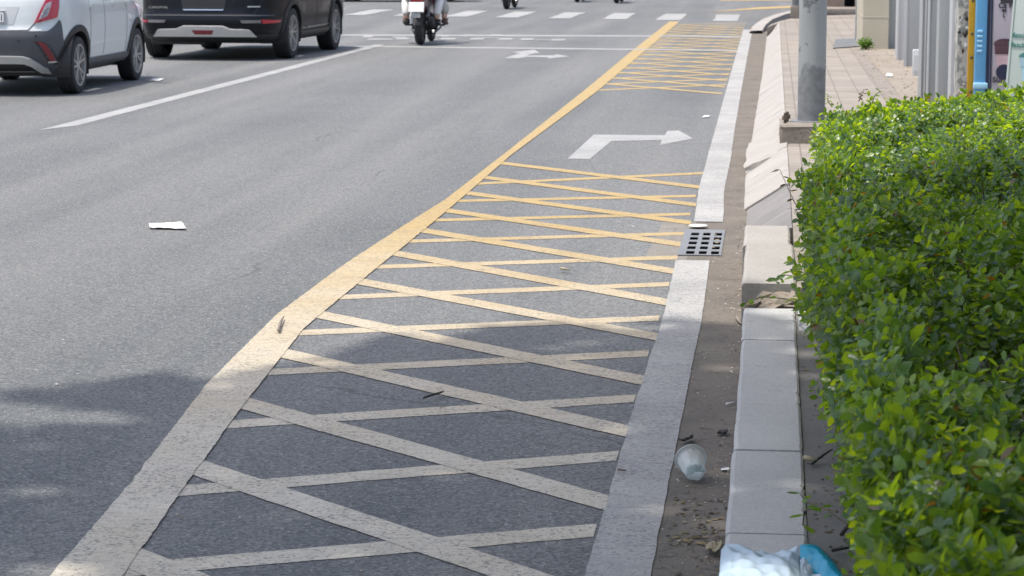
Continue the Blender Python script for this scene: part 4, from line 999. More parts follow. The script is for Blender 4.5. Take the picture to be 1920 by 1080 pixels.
def rider(label, loc, rz, hip_y, knee, ankle, hands, lean, mats, seat=.87):
    """a person astride a motorbike; local axes like the motorbike's"""
    top, leg, shoe = mats
    r = empty('person', loc, rz); tag(r, label, 'person')
    hy = hip_y; sy = hy + lean                     # shoulder
    H0 = (0, hy, seat + .08)
    nodes = [(*H0, .135, .115), (0, hy + lean * .35, seat + .25, .125, .10), (0, hy + lean * .75, seat + .42, .14, .105), (0, sy, seat + .52, .10, .075), (0, sy + .03, seat + .60, .05), (0, sy + .045, seat + .66, .055), (0, sy + .055, seat + .75, .083, .095), (0, sy + .05, seat + .83, .06)]
    edges = [(i, i + 1) for i in range(7)]
    for sd in (-1, 1):
        b = len(nodes); hx, hy2, hz_ = hands; hx *= sd
        el = ((.27) * sd, (sy + hy2) / 2 - .04, (seat + .5 + hz_) / 2 - .06)
        nodes += [(.17 * sd, sy - .01, seat + .50, .062), (*el, .045), (hx, hy2 - .04, hz_ + .01, .028), (hx, hy2 + .03, hz_ + .005, .036, .022)]
        edges += [(3, b), (b, b + 1), (b + 1, b + 2), (b + 2, b + 3)]
        for k in range(4):
            f = len(nodes); fx = hx + (k - 1.5) * .021
            nodes += [(fx, hy2 + .085, hz_ + .012, .0095), (fx, hy2 + .105, hz_ - .02 - .004 * abs(k - 1.5), .0085)]; edges += [(b + 3, f), (f, f + 1)]
        f = len(nodes); nodes += [(hx - .04 * sd, hy2 + .05, hz_ - .01, .011), (hx - .03 * sd, hy2 + .085, hz_ - .025, .009)]; edges += [(b + 3, f), (f, f + 1)]
    for sd in (-1, 1):
        b = len(nodes); kx, ky, kz = knee; ax_, ay, az = ankle
        nodes += [(.11 * sd, hy + .08, seat + .05, .10), (kx * sd, ky, kz, .062), (ax_ * sd * .98 + .02 * sd, (ky + ay) / 2 - .04, (kz + az) / 2 + .03, .056), (ax_ * sd, ay, az, .04)]
        edges += [(0, b), (b, b + 1), (b + 1, b + 2), (b + 2, b + 3)]
    skinned('body', nodes, edges, M['skin'], r)
    # clothes follow the same skeleton a little wider
    c = [(q[0], q[1], q[2], q[3] + .014, (q[4] if len(q) > 4 else q[3]) + .014) for q in nodes[:4]]
    e = [(0, 1), (1, 2), (2, 3)]
    for j, b in ((0, 8), (1, 8 + 4 + 10)):
        k = len(c); a0, a1, a2 = nodes[b], nodes[b + 1], nodes[b + 2]
        c += [(*a0[:3], .075), (*a1[:3], .057), (a1[0] * .35 + a2[0] * .65, a1[1] * .35 + a2[1] * .65, a1[2] * .35 + a2[2] * .65, .046)]; e += [(3, k), (k, k + 1), (k + 1, k + 2)]
    skinned('jacket', c, e, top, r)
    l0 = len(nodes) - 8; c = [(0, hy, seat + .08, .148, .128)]; e = []
    for b in (l0, l0 + 4):
        k = len(c); c += [(*nodes[b][:3], .113), (*nodes[b + 1][:3], .077), (*nodes[b + 2][:3], .070), (nodes[b + 3][0], nodes[b + 3][1], nodes[b + 3][2] + .06, .058)]
        e += [(0, k), (k, k + 1), (k + 1, k + 2), (k + 2, k + 3)]
    skinned('trousers', c, e, leg, r)
    for sd in (-1, 1):
        a = ankle; x = a[0] * sd
        skinned('shoe', [(x, a[1], a[2] + .02, .05), (x, a[1] - .045, a[2] - .05, .042, .04), (x + .01 * sd, a[1] + .06, a[2] - .055, .045, .035), (x + .02 * sd, a[1] + .15, a[2] - .065, .042, .028)], [(0, 1), (0, 2), (2, 3)], shoe, r)
    hd = (0, sy + .055, seat + .76)
    hm = MB().lathe([(.001, .125), (.06, .115), (.10, .08), (.122, .03), (.125, -.02), (.118, -.06)], 28, 'Z', hd); hm.build('helmet', shoe if lean > .1 else M['paper'], r, True)
    fc = MB().tube([(0, sy + .145, seat + .755), (0, sy + .165, seat + .735)], [.012, .015], 8); fc.build('nose', M['skin'], r, True)
    ey = MB()
    for sd in (-1, 1): ey.lathe([(.001, .004), (.012, .002), (.014, -.004)], 10, 'Y', (.033 * sd, sy + .142, seat + .765))
    ey.build('eyes', M['ink'], r)
    MB().box((-.022, sy + .136, seat + .70), (.022, sy + .146, seat + .708), .002).build('mouth', M['boot'], r)
    MB().lathe([(.10, -.02), (.103, -.06), (.095, -.10)], 24, 'Z', (0, sy + .03, seat + .76)).build('hair', M['hair'], r, True)
    return r

GB = 'motorbikes riding away down the street'
bl = G(788, 84)
motorbike('nearest motorbike, carrying two riders, its white plate and dark rear wheel facing us', (bl[0], bl[1], 0), R(.5), GB)
rider('motorbike driver in beige trousers and brown boots, seated in front of the passenger', (bl[0], bl[1], 0), R(.5), .36, (.23, .74, .62), (.29, .52, .36), (.31, .85, 1.02), .16, (M['shirt2'], M['trouser_beige'], M['boot']))
rider('motorbike passenger in white trousers and dark shoes, seated behind the driver', (bl[0], bl[1], 0), R(.5), -.02, (.25, .34, .66), (.225, .16, .36), (.16, .28, .84), .05, (M['shirt'], M['trouser_white'], M['shoe']))
ALL = list(bpy.data.objects)
src = [o for o in ALL if o.name == 'motorbike'][0]
for (px, py), lab in (((950, 17), 'far motorbike just beyond the crosswalk, right of the nearest motorbike'), ((1082, 4), 'far motorbike at the top edge of the picture, middle one of the far motorbikes'), ((1156, 6), 'far motorbike at the top edge of the picture, rightmost of the far motorbikes')):
    c = copy_tree(src); c['label'] = lab; p = G(px, py); c.location = (p[0], p[1], 0); c.rotation_euler = (0, 0, R(-2))

# ------------------------------------------------------------------ street furniture
pb = G(1522, 240, .29)
px_, py_ = .284, 17.25
pole = empty('light_pole', (px_, py_, .165)); tag(pole, 'tall worn grey steel pole on a rough concrete footing behind the hedge', 'pole')
bb = MB().box((-.224, -.40, -.02), (.40, .34, .125), .02)
random.seed(3); bb.v = [(x + random.gauss(0, .004), y + random.gauss(0, .004), z + random.gauss(0, .004)) for x, y, z in bb.v]
bb.build('footing', M['block'], pole)
MB().lathe([(.0975, .12), (.0975, 1.2), (.094, 3.0), (.075, 7.5), (.001, 7.5)], 40).build('shaft', M['pole'], pole, angle=40)
MB().lathe([(.15, .118), (.15, .133), (.10, .135)], 32).build('base_flange', M['pole'], pole, angle=30)
for bx in (-.185, -.17):
    MB().tube([(bx, -.20 + (bx + .185) * 8, .10), (bx, -.20 + (bx + .185) * 8, .20)], .011, 8).lathe([(.022, .0), (.022, .03), (.001, .03)], 6, 'Z', (bx, -.20 + (bx + .185) * 8, .15)).build('anchor_bolt', M['stem'], pole)
MB().tube([(0, 0, 7.3), (-.4, .0, 7.9), (-1.8, .0, 8.2)], [.05, .045, .04], 12).build('lamp_arm', M['pole'], pole, True)
MB().box((-2.5, -.12, 8.14), (-1.75, .12, 8.26), .04).build('lamp_head', M['gate'], pole, angle=40)

p = G(1491, 34, .17)
post = empty('signal_post', (p[0], p[1], .165)); tag(post, 'dark grey post on a square base at the far street corner', 'post')
MB().lathe([(.058, .0), (.058, 3.6), (.001, 3.6)], 20).build('shaft', M['dkpole'] if 'dkpole' in M else galv('dark_grey_post', (.10, .105, .11), (.16, .165, .17)), post, angle=40)
MB().box((-.085, -.085, -.01), (.085, .085, .22), .01).build('base', M['block'], post, angle=40)
ar = MB().box((-.12, -.1, 2.6), (.12, .1, 3.5), .03).build('signal_head', M['dkplastic'], post, angle=40)
for z, cc in ((3.33, M['refl']), (3.05, M['amber']), (2.77, M['teal'])): MB().lathe([(.001, -.115), (.085, -.11), (.09, -.09)], 20, 'Y', (0, 0, z)).build('signal_lens', cc, ar)

# things along the inner edge of the pavement
wl = empty('wall_pier', (1.31, 31.2, .165)); tag(wl, 'cream plastered wall pier with a stained foot beyond the gates', 'wall')
MB().box((-.165, .0, -.02), (.17, 2.2, 2.9), .01).build('wall', M['beige'], wl)
MB().box((-.168, -.003, .40), (.173, 2.203, .415), .001).build('ledge', M['beige'], wl)
MB().box((-.19, -.03, 2.9), (.195, 2.23, 3.0), .01).build('coping', M['block'], wl)
rd = MB().tube([G(1653, 91, .165) + (.165,), G(1657, 60, .17)[:1] + (31.25, .62), (G(1664, 10, .6)[0] - .4, 31.35, 1.5)], .035, 10)
a = G(1652, 91, .165); rd = MB().tube([(a[0], a[1] - .05, .168), (a[0] + .04, a[1] + .0, .6), (a[0] + .10, a[1] + .05, 1.0), (a[0] + .16, a[1] + .1, 1.7)], .03, 10)
tag(rd.build('wooden_rod', simple('dark_wood', (.10, .06, .035), .8, var=.3), None, True), 'dark brown rod leaning against the cream wall pier', 'rod')

def column(name, px0, px1, s, t_off, label, mat, depth=.12, hgt=2.6, group='grey steel gate posts along the pavement', z0=.165, ribs=(), group_on=True):
    """post whose faces span two photo columns at distance s"""
    def tx(px):                                     # X of a photo column at distance s
        lo, hi = -3., 6.
        for _ in range(40):
            m_ = (lo + hi) / 2; xx = m_ * math.cos(YAW) + s * math.sin(YAW); yy = s * math.cos(YAW) - m_ * math.sin(YAW)
            if 960 + FPX * xx / (yy * math.cos(TILT) + .85 * math.sin(TILT)) < px: lo = m_
            else: hi = m_
        return lo
    x0, x1 = tx(px0), tx(px1); r = empty(name, ((x0 + x1) / 2, s, z0)); h = (x1 - x0) / 2
    tag(r, label, 'gate' if 'gate' in name else 'post', group if group_on else None)
    MB().box((-h, 0, -.01), (h, depth, hgt), .006).build('sheet', mat, r, angle=40)
    for f, wd in ribs:
        xx = -h + 2 * h * f; MB().box((xx - wd, -.018, -.008), (xx + wd, .0, hgt), .004).build('rib', M['gatelight'], r, angle=40)
    return r, x0, x1
GG = 'grey steel gate posts along the pavement'
column('gate_post', 1605, 1616, 33.6, 0, 'slim dark grey post left of the cream wall pier', M['gate'], .1)
column('gate_post', 1662, 1684, 31.4, 0, 'broad grey post right beside the cream wall pier', M['gate'], .3)
column('gate_post', 1684, 1699, 28.4, 0, 'pale grey post second from the cream wall pier', M['gatelight'], .5, ribs=((.1, .012),))
column('metal_gate', 1697, 1730, 27.0, 0, 'flat grey gate sheet behind the small white box', M['gate'], .1, ribs=((.06, .018),))
bx, x0, x1 = column('utility_box', 1714, 1731, 25.2, 0, 'small white box at the foot of the grey gate sheet', M['gatelight'], .14, .27, group_on=False); bx['category'] = 'box'
MB().box((-.035, -.006, .05), (.035, .0, .22), .002).build('lid', M['gatelight'], bx)
column('gate_post', 1727, 1742, 21.6, 0, 'ribbed pale grey post closest to the street among the gates', M['gate'], .3, ribs=((.1, .006), (.55, .007), (.95, .006)))
column('metal_gate', 1741, 1762, 20.9, 0, 'narrow grey gate sheet between two pale ribs', M['gate'], .2, ribs=((.06, .006), (.88, .008)))
column('metal_gate', 1760, 1786, 20.3, 0, 'darker grey gate sheet next to the peeling pier', M['gate'], .3, ribs=())
column('gate_post', 1784, 1797, 19.8, 0, 'pale grey post touching the peeling pier', M['gatelight'], .3)
pr, x0, x1 = column('plaster_pier', 1795, 1816, 19.2, 0, 'plaster pier covered in peeling paint and torn poster scraps', M['peel'], .3, group_on=False); pr['category'] = 'pier'
rs = random.Random(5)
for k in range(34):
    z = rs.uniform(.2, 1.5); x = rs.uniform(-.035, .03); w_ = rs.uniform(.008, .02); h_ = rs.uniform(.012, .035)
    q = [(x + w_ * math.cos(a) * rs.uniform(.6, 1.1), 0, z + h_ * math.sin(a) * rs.uniform(.6, 1.1)) for a in [k2 * 1.05 for k2 in range(6)]]
    m = MB().add([(a, -.005 - .012 * (i % 3 == 0), c) for i, (a, b, c) in enumerate(q)] + [(a, -.001, c) for a, b, c in q], [tuple(range(6)), tuple(range(6, 12))[::-1]] + [(i, (i + 1) % 6, 6 + (i + 1) % 6, 6 + i) for i in range(6)])
    m.build('paint_flake', [M['paper'], M['beige'], M['gate'], M['block'], M['joint']][k % 5], pr)
yp, x0, x1 = column('yellow_post', 1815, 1829, 18.6, 0, 'yellow painted steel strip with bolts beside the blue cabinet', M['amber'], .03, group_on=False)
for z in (.26, .52, .70, .95, 1.15, 1.3): MB().lathe([(.001, -.008), (.010, -.006), (.012, 0)], 10, 'Y', (0, -.001, z)).build('bolt', M['stem'], yp)
cab, x0, x1 = column('blue_cabinet', 1829, 1851, 18.5, 0, 'light blue metal cabinet with vent slots behind the hedge', M['blue'], .12, 1.9, group_on=False); cab['category'] = 'cabinet'
h = (x1 - x0) / 2
for k in range(5): MB().box((-h * .75, -.012, .565 + .037 * k), (h * .15, .0, .583 + .037 * k), .004).build('vent_slot', M['paleblue'], cab, angle=40)
MB().box((-h - .01, -.02, .29), (h + .01, .02, .335), .01).build('plinth', M['paleblue'], cab, angle=40)
MB().box((h - .006, -.004, -.005), (h + .03, -.0005, 1.9)).build('door_edge', M['navy'], cab)

def board(name, label, x0, s0, x1, s1, z0, z1, mat, frame, tilt=.06):
    r = empty(name, ((x0 + x1) / 2, (s0 + s1) / 2, .165), math.atan2(s1 - s0, x1 - x0)); tag(r, label, 'menu board'); w_ = math.dist((x0, s0), (x1, s1)) / 2
    b = MB().box((-w_, 0, z0), (w_, .03, z1), .005); b.v = [(x, y + tilt * z, z) for x, y, z in b.v]; b.build('panel', mat, r, angle=40)
    f = MB()
    for a, c in (((-w_ - .012, -.006, z0 - .03), (-w_, .036, z1 + .03)), ((w_, -.006, z0 - .03), (w_ + .012, .036, z1 + .03)), ((-w_, -.006, z1), (w_, .036, z1 + .03)), ((-w_, -.006, z0 - .03), (w_, .036, z0))): f.box(a, c)
    f.v = [(x, y + tilt * z, z) for x, y, z in f.v]; f.build('frame', frame, r)
    for sd in (-1, 1): MB().tube([(sd * (w_ - .03), .02 + tilt * z0, z0), (sd * (w_ - .03), .02, 0)], .015, 8).build('leg', frame, r)
    return r, w_
def on_board(r, name, body, x, z, size, mat, tilt=.06, bold=.0): return text(name, body, size, mat, r, Matrix.Translation((x, tilt * z - .004, z)) @ Matrix.Rotation(R(90) - math.atan(tilt), 4, 'X'), .001, bold)
def XS(px, s):
    lo, hi = -3., 8.
    for _ in range(40):
        m_ = (lo + hi) / 2; xx = m_ * math.cos(YAW) + s * math.sin(YAW); yy = s * math.cos(YAW) - m_ * math.sin(YAW)
        if 960 + FPX * xx / (yy * math.cos(TILT) + .85 * math.sin(TILT)) < px: lo = m_
        else: hi = m_
    return lo
s = 17.4; x0 = XS(1857, s)
mb, w_ = board('menu_board', 'mauve menu board with coffee cup pictures, left of the sage green board', x0 + .012, s, x0 + .60, s, .30, 1.75, M['mauve'], M['navy'])
def zpx(py, s): return EYE - (py + 120) / FPX * (s) * .985 - .165
def cup_print(r, x, z, w0, h0, mats, tilt=.06, lid=True, nm='cup_picture'):
    def pl(pts, dy): return MB().add([(a, tilt * b - dy, b) for a, b in pts] + [(a, tilt * b - dy + .003, b) for a, b in pts], [tuple(range(len(pts))), tuple(range(len(pts), 2 * len(pts)))[::-1]] + [(i, (i + 1) % len(pts), len(pts) + (i + 1) % len(pts), len(pts) + i) for i in range(len(pts))])
    o = pl([(x - w0 * .36, z), (x + w0 * .36, z), (x + w0 * .5, z + h0), (x - w0 * .5, z + h0)], .004).build(nm, mats[0], r)
    pl([(x - w0 * .5, z + h0 * .62), (x + w0 * .5, z + h0 * .62), (x + w0 * .53, z + h0), (x - w0 * .53, z + h0)], .006).build('drink', mats[1], o)
    k = 10; pl([(x + w0 * .6 * math.cos(math.pi * i / k), z + h0 + h0 * .26 * math.sin(math.pi * i / k)) for i in range(k + 1)], .007).build('lid', mats[2], o)
xl = -w_
def bx_(px): return XS(px, s) - (x0 + .315)
on_board(mb, 'lettering', 'Cà Phê', bx_(1873), zpx(13, s), .052, M['ink'], bold=.001); on_board(mb, 'lettering', 'M', bx_(1880), zpx(21, s), .038, M['ink'], bold=.001); on_board(mb, 'lettering', 'L', bx_(1881.5), zpx(30, s), .034, M['ink'], bold=.001)
on_board(mb, 'lettering', 'Sữa', bx_(1865), zpx(151, s), .055, M['ink'], bold=.0015)
cup_print(mb, bx_(1886), zpx(126, s), .13, .17, (M['pink'], M['coffee'], M['coffee']))
cup_print(mb, bx_(1892), zpx(4, s), .15, .1, (M['ink'], M['ink'], M['ink']))
o = MB().lathe([(.001, -.004), (.055, -.004), (.055, .002)], 24, 'Y', (bx_(1886), .06 * zpx(132, s) - .002, zpx(132, s))).build('bean_picture', M['navy'], mb)
s = 15.9; x0 = XS(1882, s); 
s_tilt = R(3.4)
sb, w_ = board('menu_board', 'sage green menu board with matcha lettering and a green lidded cup', x0, s, x0 + .55, s - .05, .28, 1.7, M['sage'], M['sage'], .09)
sb.rotation_euler.y = s_tilt
def bx2(px): return XS(px, s) - (x0 + .275)
for py in (71, 89): on_board(sb, 'lettering', 'Matcha', bx2(1892) - .05 - .004 * (py > 80), zpx(py, s), .044, M['teal'], .09, .0008)
cup_print(sb, bx2(1924), zpx(152, s), .15, .155, (M['bluecup'], M['bluecup'], M['teal']), .09)

# brown building at the far corner, its dark doorway open
bw = empty('corner_building', (6.6, 49.2, .165)); tag(bw, 'brown walled building with a dark doorway at the far street corner', 'building')
wb = MB(); xd0, xd1 = XS(1584, 47.2) - 6.6, XS(1604, 47.2) - 6.6; xa = XS(1551, 47.2) - 6.6; zf = -2.0
wb.box((xa, zf, -.02), (xd0, 4, 5.2)); wb.box((xd1, zf, -.02), (6, 4, 5.2)); wb.box((xd0, zf, 2.2), (xd1, 4, 5.2)); wb.box((xd0, zf + 1.2, -.02), (xd1, 4, 2.2))
wb.build('wall', M['brownwall'], bw)
MB().box((xd0, zf + 1.1, -.01), (xd1, zf + 1.195, 2.2)).build('doorway_shade', M['dkplastic'], bw)  # black panel stands in for the shade inside the open doorway
MB().box((xa - .25, zf - 1.4, -.03), (xd1 + .4, zf - .002, .08), .01).build('doorstep', M['block'], bw, angle=40)
MB().box((xa - .2, zf - .3, 5.2), (6.2, 4.2, 5.45), .02).build('roof', M['block'], bw)
# flat dark grey patch on the pavement
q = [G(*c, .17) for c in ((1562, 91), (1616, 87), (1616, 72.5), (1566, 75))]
plt = MB().prism(q, .167, .18).build('pavement_patch', galv('dark_grey_patch', (.13, .135, .14), (.17, .175, .18)))
tag(plt, 'dark grey flat patch on the pavement beside the slim dark post', 'plate')

# ------------------------------------------------------------------ drain, loose stone and litter
dg = empty('drain_grate', (-.345, 12.58, 0)); tag(dg, 'grey steel drain grate with three rows of square slots in the gutter', 'drain grate')
fr = MB(); X0, X1, Y0, Y1 = -.115, .105, -.535, .53; zt = .0070; zb2 = .0034
xs = [X0, -.075, -.032, -.010, .030, .052, .092, X1]; ys = [Y0]
for k in range(5): a = -.50 + k * .192; ys += [a, a + .118]
ys.append(Y1)
for i in range(len(xs) - 1):
    for j in range(len(ys) - 1):
        if i % 2 == 1 and j % 2 == 1: continue
        fr.box((xs[i], ys[j], zb2), (xs[i + 1], ys[j + 1], zt))
# merge the cells into one plate
me = bpy.data.meshes.new('plate'); me.from_pydata(fr.v, [], fr.f); bm = bmesh.new(); bm.from_mesh(me); bmesh.ops.remove_doubles(bm, verts=bm.verts[:], dist=1e-5)
dup = {}
for f in bm.faces: dup.setdefault(tuple(sorted(v.index for v in f.verts)), []).append(f)
bm.verts.index_update(); dup = {}
for f in bm.faces: dup.setdefault(tuple(sorted(v.index for v in f.verts)), []).append(f)
bmesh.ops.delete(bm, geom=[f for l in dup.values() if len(l) > 1 for f in l], context='FACES_ONLY'); bm.to_mesh(me); bm.free()
link('plate', me, M['steel'], dg)
MB().box((X0 + .01, Y0 + .01, .0018), (X1 - .01, Y1 - .01, .0030)).build('slot_shade', M['hole'], dg)  # flat black sheet stands in for the darkness below the slots
lb = MB(); rs = random.Random(9)
for k in range(7):
    x, y = rs.choice([.062, .075, .07]), rs.uniform(-.4, .45); lb.lathe([(.001, .003), (.010, .002), (.013, 0)], 6, 'Z', (x + rs.uniform(-.01, .01), y, .0031))
lb.build('trapped_litter', M['drygrass'], dg); bpy.data.objects['trapped_litter']['kind'] = 'stuff'
p = G(1309, 428)
tag(MB().lathe([(.001, .010), (.05, .010), (.054, .006), (.052, .004)], 28, 'Z', (p[0] , p[1], .008)).build('paper_disc', M['paper'], None, True), 'round white paper lid at the far end of the drain grate', 'lid')

def rock(name, label, cat, poly, z0, z1, mat, seed=1, seg=3, amp=.012):
    bm = bmesh.new(); b = [bm.verts.new((x, y, z0)) for x, y in poly]; t = [bm.verts.new((x * .96 + .04 * sum(p[0] for p in poly) / len(poly), y * .96 + .04 * sum(p[1] for p in poly) / len(poly), z1[i] if isinstance(z1, (list, tuple)) else z1)) for i, (x, y) in enumerate(poly)]
    n = len(poly); bm.faces.new(b[::-1]); bm.faces.new(t)
    for i in range(n): bm.faces.new((b[i], b[(i + 1) % n], t[(i + 1) % n], t[i]))
    bmesh.ops.triangulate(bm, faces=[f for f in bm.faces if len(f.verts) > 4]); bmesh.ops.subdivide_edges(bm, edges=bm.edges[:], cuts=seg, use_grid_fill=True)
    rr = random.Random(seed)
    for v in bm.verts: v.co += Vector((rr.gauss(0, amp), rr.gauss(0, amp), rr.gauss(0, amp * .6)))
    me = bpy.data.meshes.new(name); bm.to_mesh(me); bm.free()
    o = link(name, me, mat); tag(o, label, cat); return o
q = [G(*c, .02) for c in ((1396, 303), (1432, 298), (1455, 276), (1456, 262))] + [G(1400, 262, .1)]
rock('loose_kerb_stone', 'broken kerb stone lying askew below the pole footing', 'kerb stone', [(-.17, 16.15), (.02, 16.3), (.115, 17.0), (.10, 17.8), (-.165, 17.9)], .0, [.07, .12, .185, .19, .08], M['kerb_warm'], 2, 3, .006)
rock('broken_slab', 'small broken slab piece between the kerb end and the hedge', 'slab', [(.12, 9.25), (.185, 9.2), (.19, 9.75), (.13, 9.78)], .07, .118, M['kerb'], 3, 2, .004)
rock('stone_rubble', 'pinkish broken stone rubble at the step of the kerb', 'stone', [(-.06, 9.77), (.12, 9.76), (.125, 9.91), (-.03, 9.9)], .07, [.10, .13, .15, .12], M['apron'], 8, 3, .014)

# clear plastic cup lying on its side
cp = empty('plastic_cup', (-.213, 6.98, .0)); tag(cp, 'crushed clear plastic cup lying on its side in the gutter', 'cup')
ang = Matrix.Translation((0.0, 0, .046)) @ Matrix.Rotation(R(14), 4, 'Z') @ Matrix.Rotation(R(17), 4, 'X')
prof = [(.001, -.040), (.027, -.040), (.030, -.035), (.034, -.005), (.038, .025), (.0415, .038), (.044, .040)]
cm = MB().lathe(prof + [(.0435, .0415), (.0405, .039), (.0372, .025), (.0332, -.005), (.0292, -.034), (.001, -.038)], 48, 'Y')
def crush(v):
    x, y, z = v; k = math.exp(-((y + .015) / .03) ** 2); a = math.atan2(z, x)
    d = 1 - .26 * k * max(0, math.cos(a - 1.2)) ** 2 - .10 * k * math.sin(5 * a + 60 * y)
    return (x * d, y, z * d)
cm.v = [tuple(ang @ Vector(crush(v))) for v in cm.v]; cm.build('cup_wall', M['cup'], cp, True)
MB().lathe([(.0435, .039), (.0475, .040), (.0490, .043), (.0475, .0465), (.043, .0445)], 48, 'Y', M=ang).build('rim', filmmat('cup_rim_plastic', (.62, .64, .62), .2, .5), cp, True)
pf = MB().lathe([(.001, -.0385), (.0268, -.038), (.0300, -.015), (.0310, -.005)], 40, 'Y')
pf.f = [f for i, f in enumerate(pf.f) if (i // 3) % 40 < 24]
M['milky'] = filmmat('milky_film', (.62, .72, .70), .3, .4)
pf.v = [tuple(ang @ Vector(crush((x * .985, y + .005 * math.sin(9 * x * 50), z * .985)))) for x, y, z in pf.v]; pf.build('crushed_film', M['milky'], cp, True)

# plastic bag and its blue packet
def sheet(name, outline_fn, nu, nv, zfn, mat, label, cat, parent=None, thick=.003):
    vs = []; fs = []
    for j in range(nv + 1):
        for i in range(nu + 1):
            x, y = outline_fn(i / nu, j / nv); vs.append((x, y, zfn(i / nu, j / nv, x, y)))
    q = nu + 1; fs = [(j * q + i, j * q + i + 1, (j + 1) * q + i + 1, (j + 1) * q + i) for j in range(nv) for i in range(nu)]
    n = len(vs); vs += [(x, y, z - thick) for x, y, z in vs]; fs += [tuple(n + k for k in f)[::-1] for f in list(fs)]
    rim = [i for i in range(q)] + [j * q + nu for j in range(1, nv + 1)] + [nv * q + i for i in range(nu - 1, -1, -1)] + [j * q for j in range(nv - 1, 0, -1)]
    fs += [(rim[i], n + rim[i], n + rim[(i + 1) % len(rim)], rim[(i + 1) % len(rim)]) for i in range(len(rim))]
    o = MB().add(vs, fs).build(name, mat, parent, angle=50)
    if label: tag(o, label, cat)
    return o
from mathutils import noise as mn
def crumple(x, y, a, f): return a * (abs(mn.noise(Vector((x * f, y * f * .6, 1.3)))) + .6 * abs(mn.noise(Vector((x * f * 2.3, y * f * 1.7, 4.1)))) + .3 * mn.noise(Vector((x * f * 6, y * f * 5, 7.7))))
def top_edge(px): return float(np.interp(px, [1340, 1352, 1360, 1400, 1440, 1462, 1480, 1496, 1500], [1052, 1030, 1018, 1023, 1031, 1030, 1023, 1017, 1022]))
def bagxy(u, v):
    px = 1352 + (1498 - 1352) * u - 14 * v * (1 - u) + 4 * v * u; py = top_edge(px) + v * (1175 - top_edge(px)); return G(px, py, .125)
sheet('plastic_bag', bagxy, 70, 70, lambda u, v, x, y: .105 + .028 * min(1, 5 * v + .15, 5 * u + .3, 5 * (1 - u) + .35) + crumple(x, y, .016, 6) + .004 * math.sin(95 * y + 25 * x + 3 * math.sin(9 * x)) * min(1, 4 * v) + .002 * math.sin(210 * x * (.6 + .4 * v) + 40 * y), M['bag'], 'crumpled white plastic bag lying across the kerb at the bottom edge', 'bag')
def pktxy(u, v):
    pts0 = [(1500, 1026), (1538, 1025), (1562, 1042), (1578, 1068)]; pts1 = [(1500, 1052), (1520, 1062), (1545, 1085), (1580, 1100)]
    k = u * 3; i = min(2, int(k)); f = k - i
    a = Vector(pts0[i]).lerp(Vector(pts0[i + 1]), f); b = Vector(pts1[i]).lerp(Vector(pts1[i + 1]), f); c = a.lerp(b, v); return G(c.x, c.y, .115)
sheet('blue_packet', pktxy, 40, 24, lambda u, v, x, y: .103 + .03 * math.sin(math.pi * min(1, v * 1.1 + .05)) * (.6 + .4 * math.sin(3 * u + 1)) + crumple(x, y, .007, 10), M['bluefilm'], 'shiny blue plastic packet against the white plastic bag', 'packet')
def pk2(u, v):
    a = pktxy(u, 1.0); b = G(1500 + 85 * u, 1125 + 15 * u, .11); return (a[0] + (b[0] - a[0]) * v, a[1] + (b[1] - a[1]) * v)
sheet('clear_wrapper', pk2, 30, 24, lambda u, v, x, y: .101 + crumple(x, y, .03, 16), M['bag'], 'translucent bluish wrapper under the blue packet', 'wrapper')

def scrap(name, pts, z, mat, label, cat, amp=.004, n=10):
    (a, b, c, d) = [G(*p, z) for p in pts]
    def f(u, v): return tuple((a[k] * (1 - u) + b[k] * u) * (1 - v) + (d[k] * (1 - u) + c[k] * u) * v for k in (0, 1))
    return sheet(name, f, n, n, lambda u, v, x, y: z + .003 + crumple(x, y, amp, 40) + amp * 2 * (max(0, u - .8) + max(0, .15 - v)), mat, label, cat, thick=.001)
scrap('paper_scrap', [(281, 429), (349, 431), (341, 418), (279, 420)], .004, M['paper'], 'white paper scrap lying alone on the open lane', 'paper', .007)
scrap('paper_scrap', [(280, 152), (300, 152), (308, 148), (290, 147)], .004, M['paper'], 'white paper scrap beside the front wheel of the white hatchback', 'paper', .005)
scrap('paper_scrap', [(1660, 144), (1674, 145), (1673, 139), (1663, 138)], .17, M['paper'], 'white paper scrap on the pavement below the gates', 'paper', .008)
scrap('paper_scrap', [(1316, 221), (1329, 220), (1331, 217), (1320, 217)], .004, M['paper'], 'tiny white scrap on the asphalt past the turn arrow', 'paper', .003)
scrap('paper_scrap', [(1352, 884), (1368, 883), (1366, 879), (1352, 880)], .004, M['paper'], 'small white scrap in the gutter right of the plastic cup', 'paper', .003)
scrap('dead_leaf', [(1326, 1038), (1352, 1045), (1352, 1022), (1322, 1024)], .01, M['drygrass'], 'curled dry grey-green leaf in the gutter left of the white bag', 'leaf', .02)
M['pinkred'] = simple('red_wrapper', (.36, .04, .07), .4)
scrap('red_wrapper', [(1572, 949), (1598, 952), (1596, 936), (1580, 938)], .095, M['pinkred'], 'small red wrapper lying at the foot of the hedge', 'wrapper', .015)
def twig(name, label, pts, z, r, mat=None, cat='twig'):
    q = [(*G(px, py, z + r), z + r + dz) for px, py, dz in pts]
    return tag(MB().tube(q, [r] * (len(q) - 1) + [r * .5], 6).build(name, mat or M['stem'], None, True), label, cat)
twig('twig', 'bent dark twig on the hatched paint in the shade', [(794, 746, 0), (812, 743, .006), (826, 738, .004), (832, 733, .0)], .012, .004, M['joint'])
twig('twig', 'short dark twig on the wide yellow line', [(522, 620, 0), (526, 606, .004), (532, 594, 0)], .012, .006, M['block'])
twig('twig', 'thin pale stick in the hatched area near the drain', [(1052, 503, 0), (1068, 506, 0)], .012, .007, M['drygrass'], 'stick')
twig('twig', 'thin dark twig poking out at the foot of the hedge', [(1522, 870, .0), (1540, 862, .01), (1560, 855, .02)], .095, .004, M['joint'])
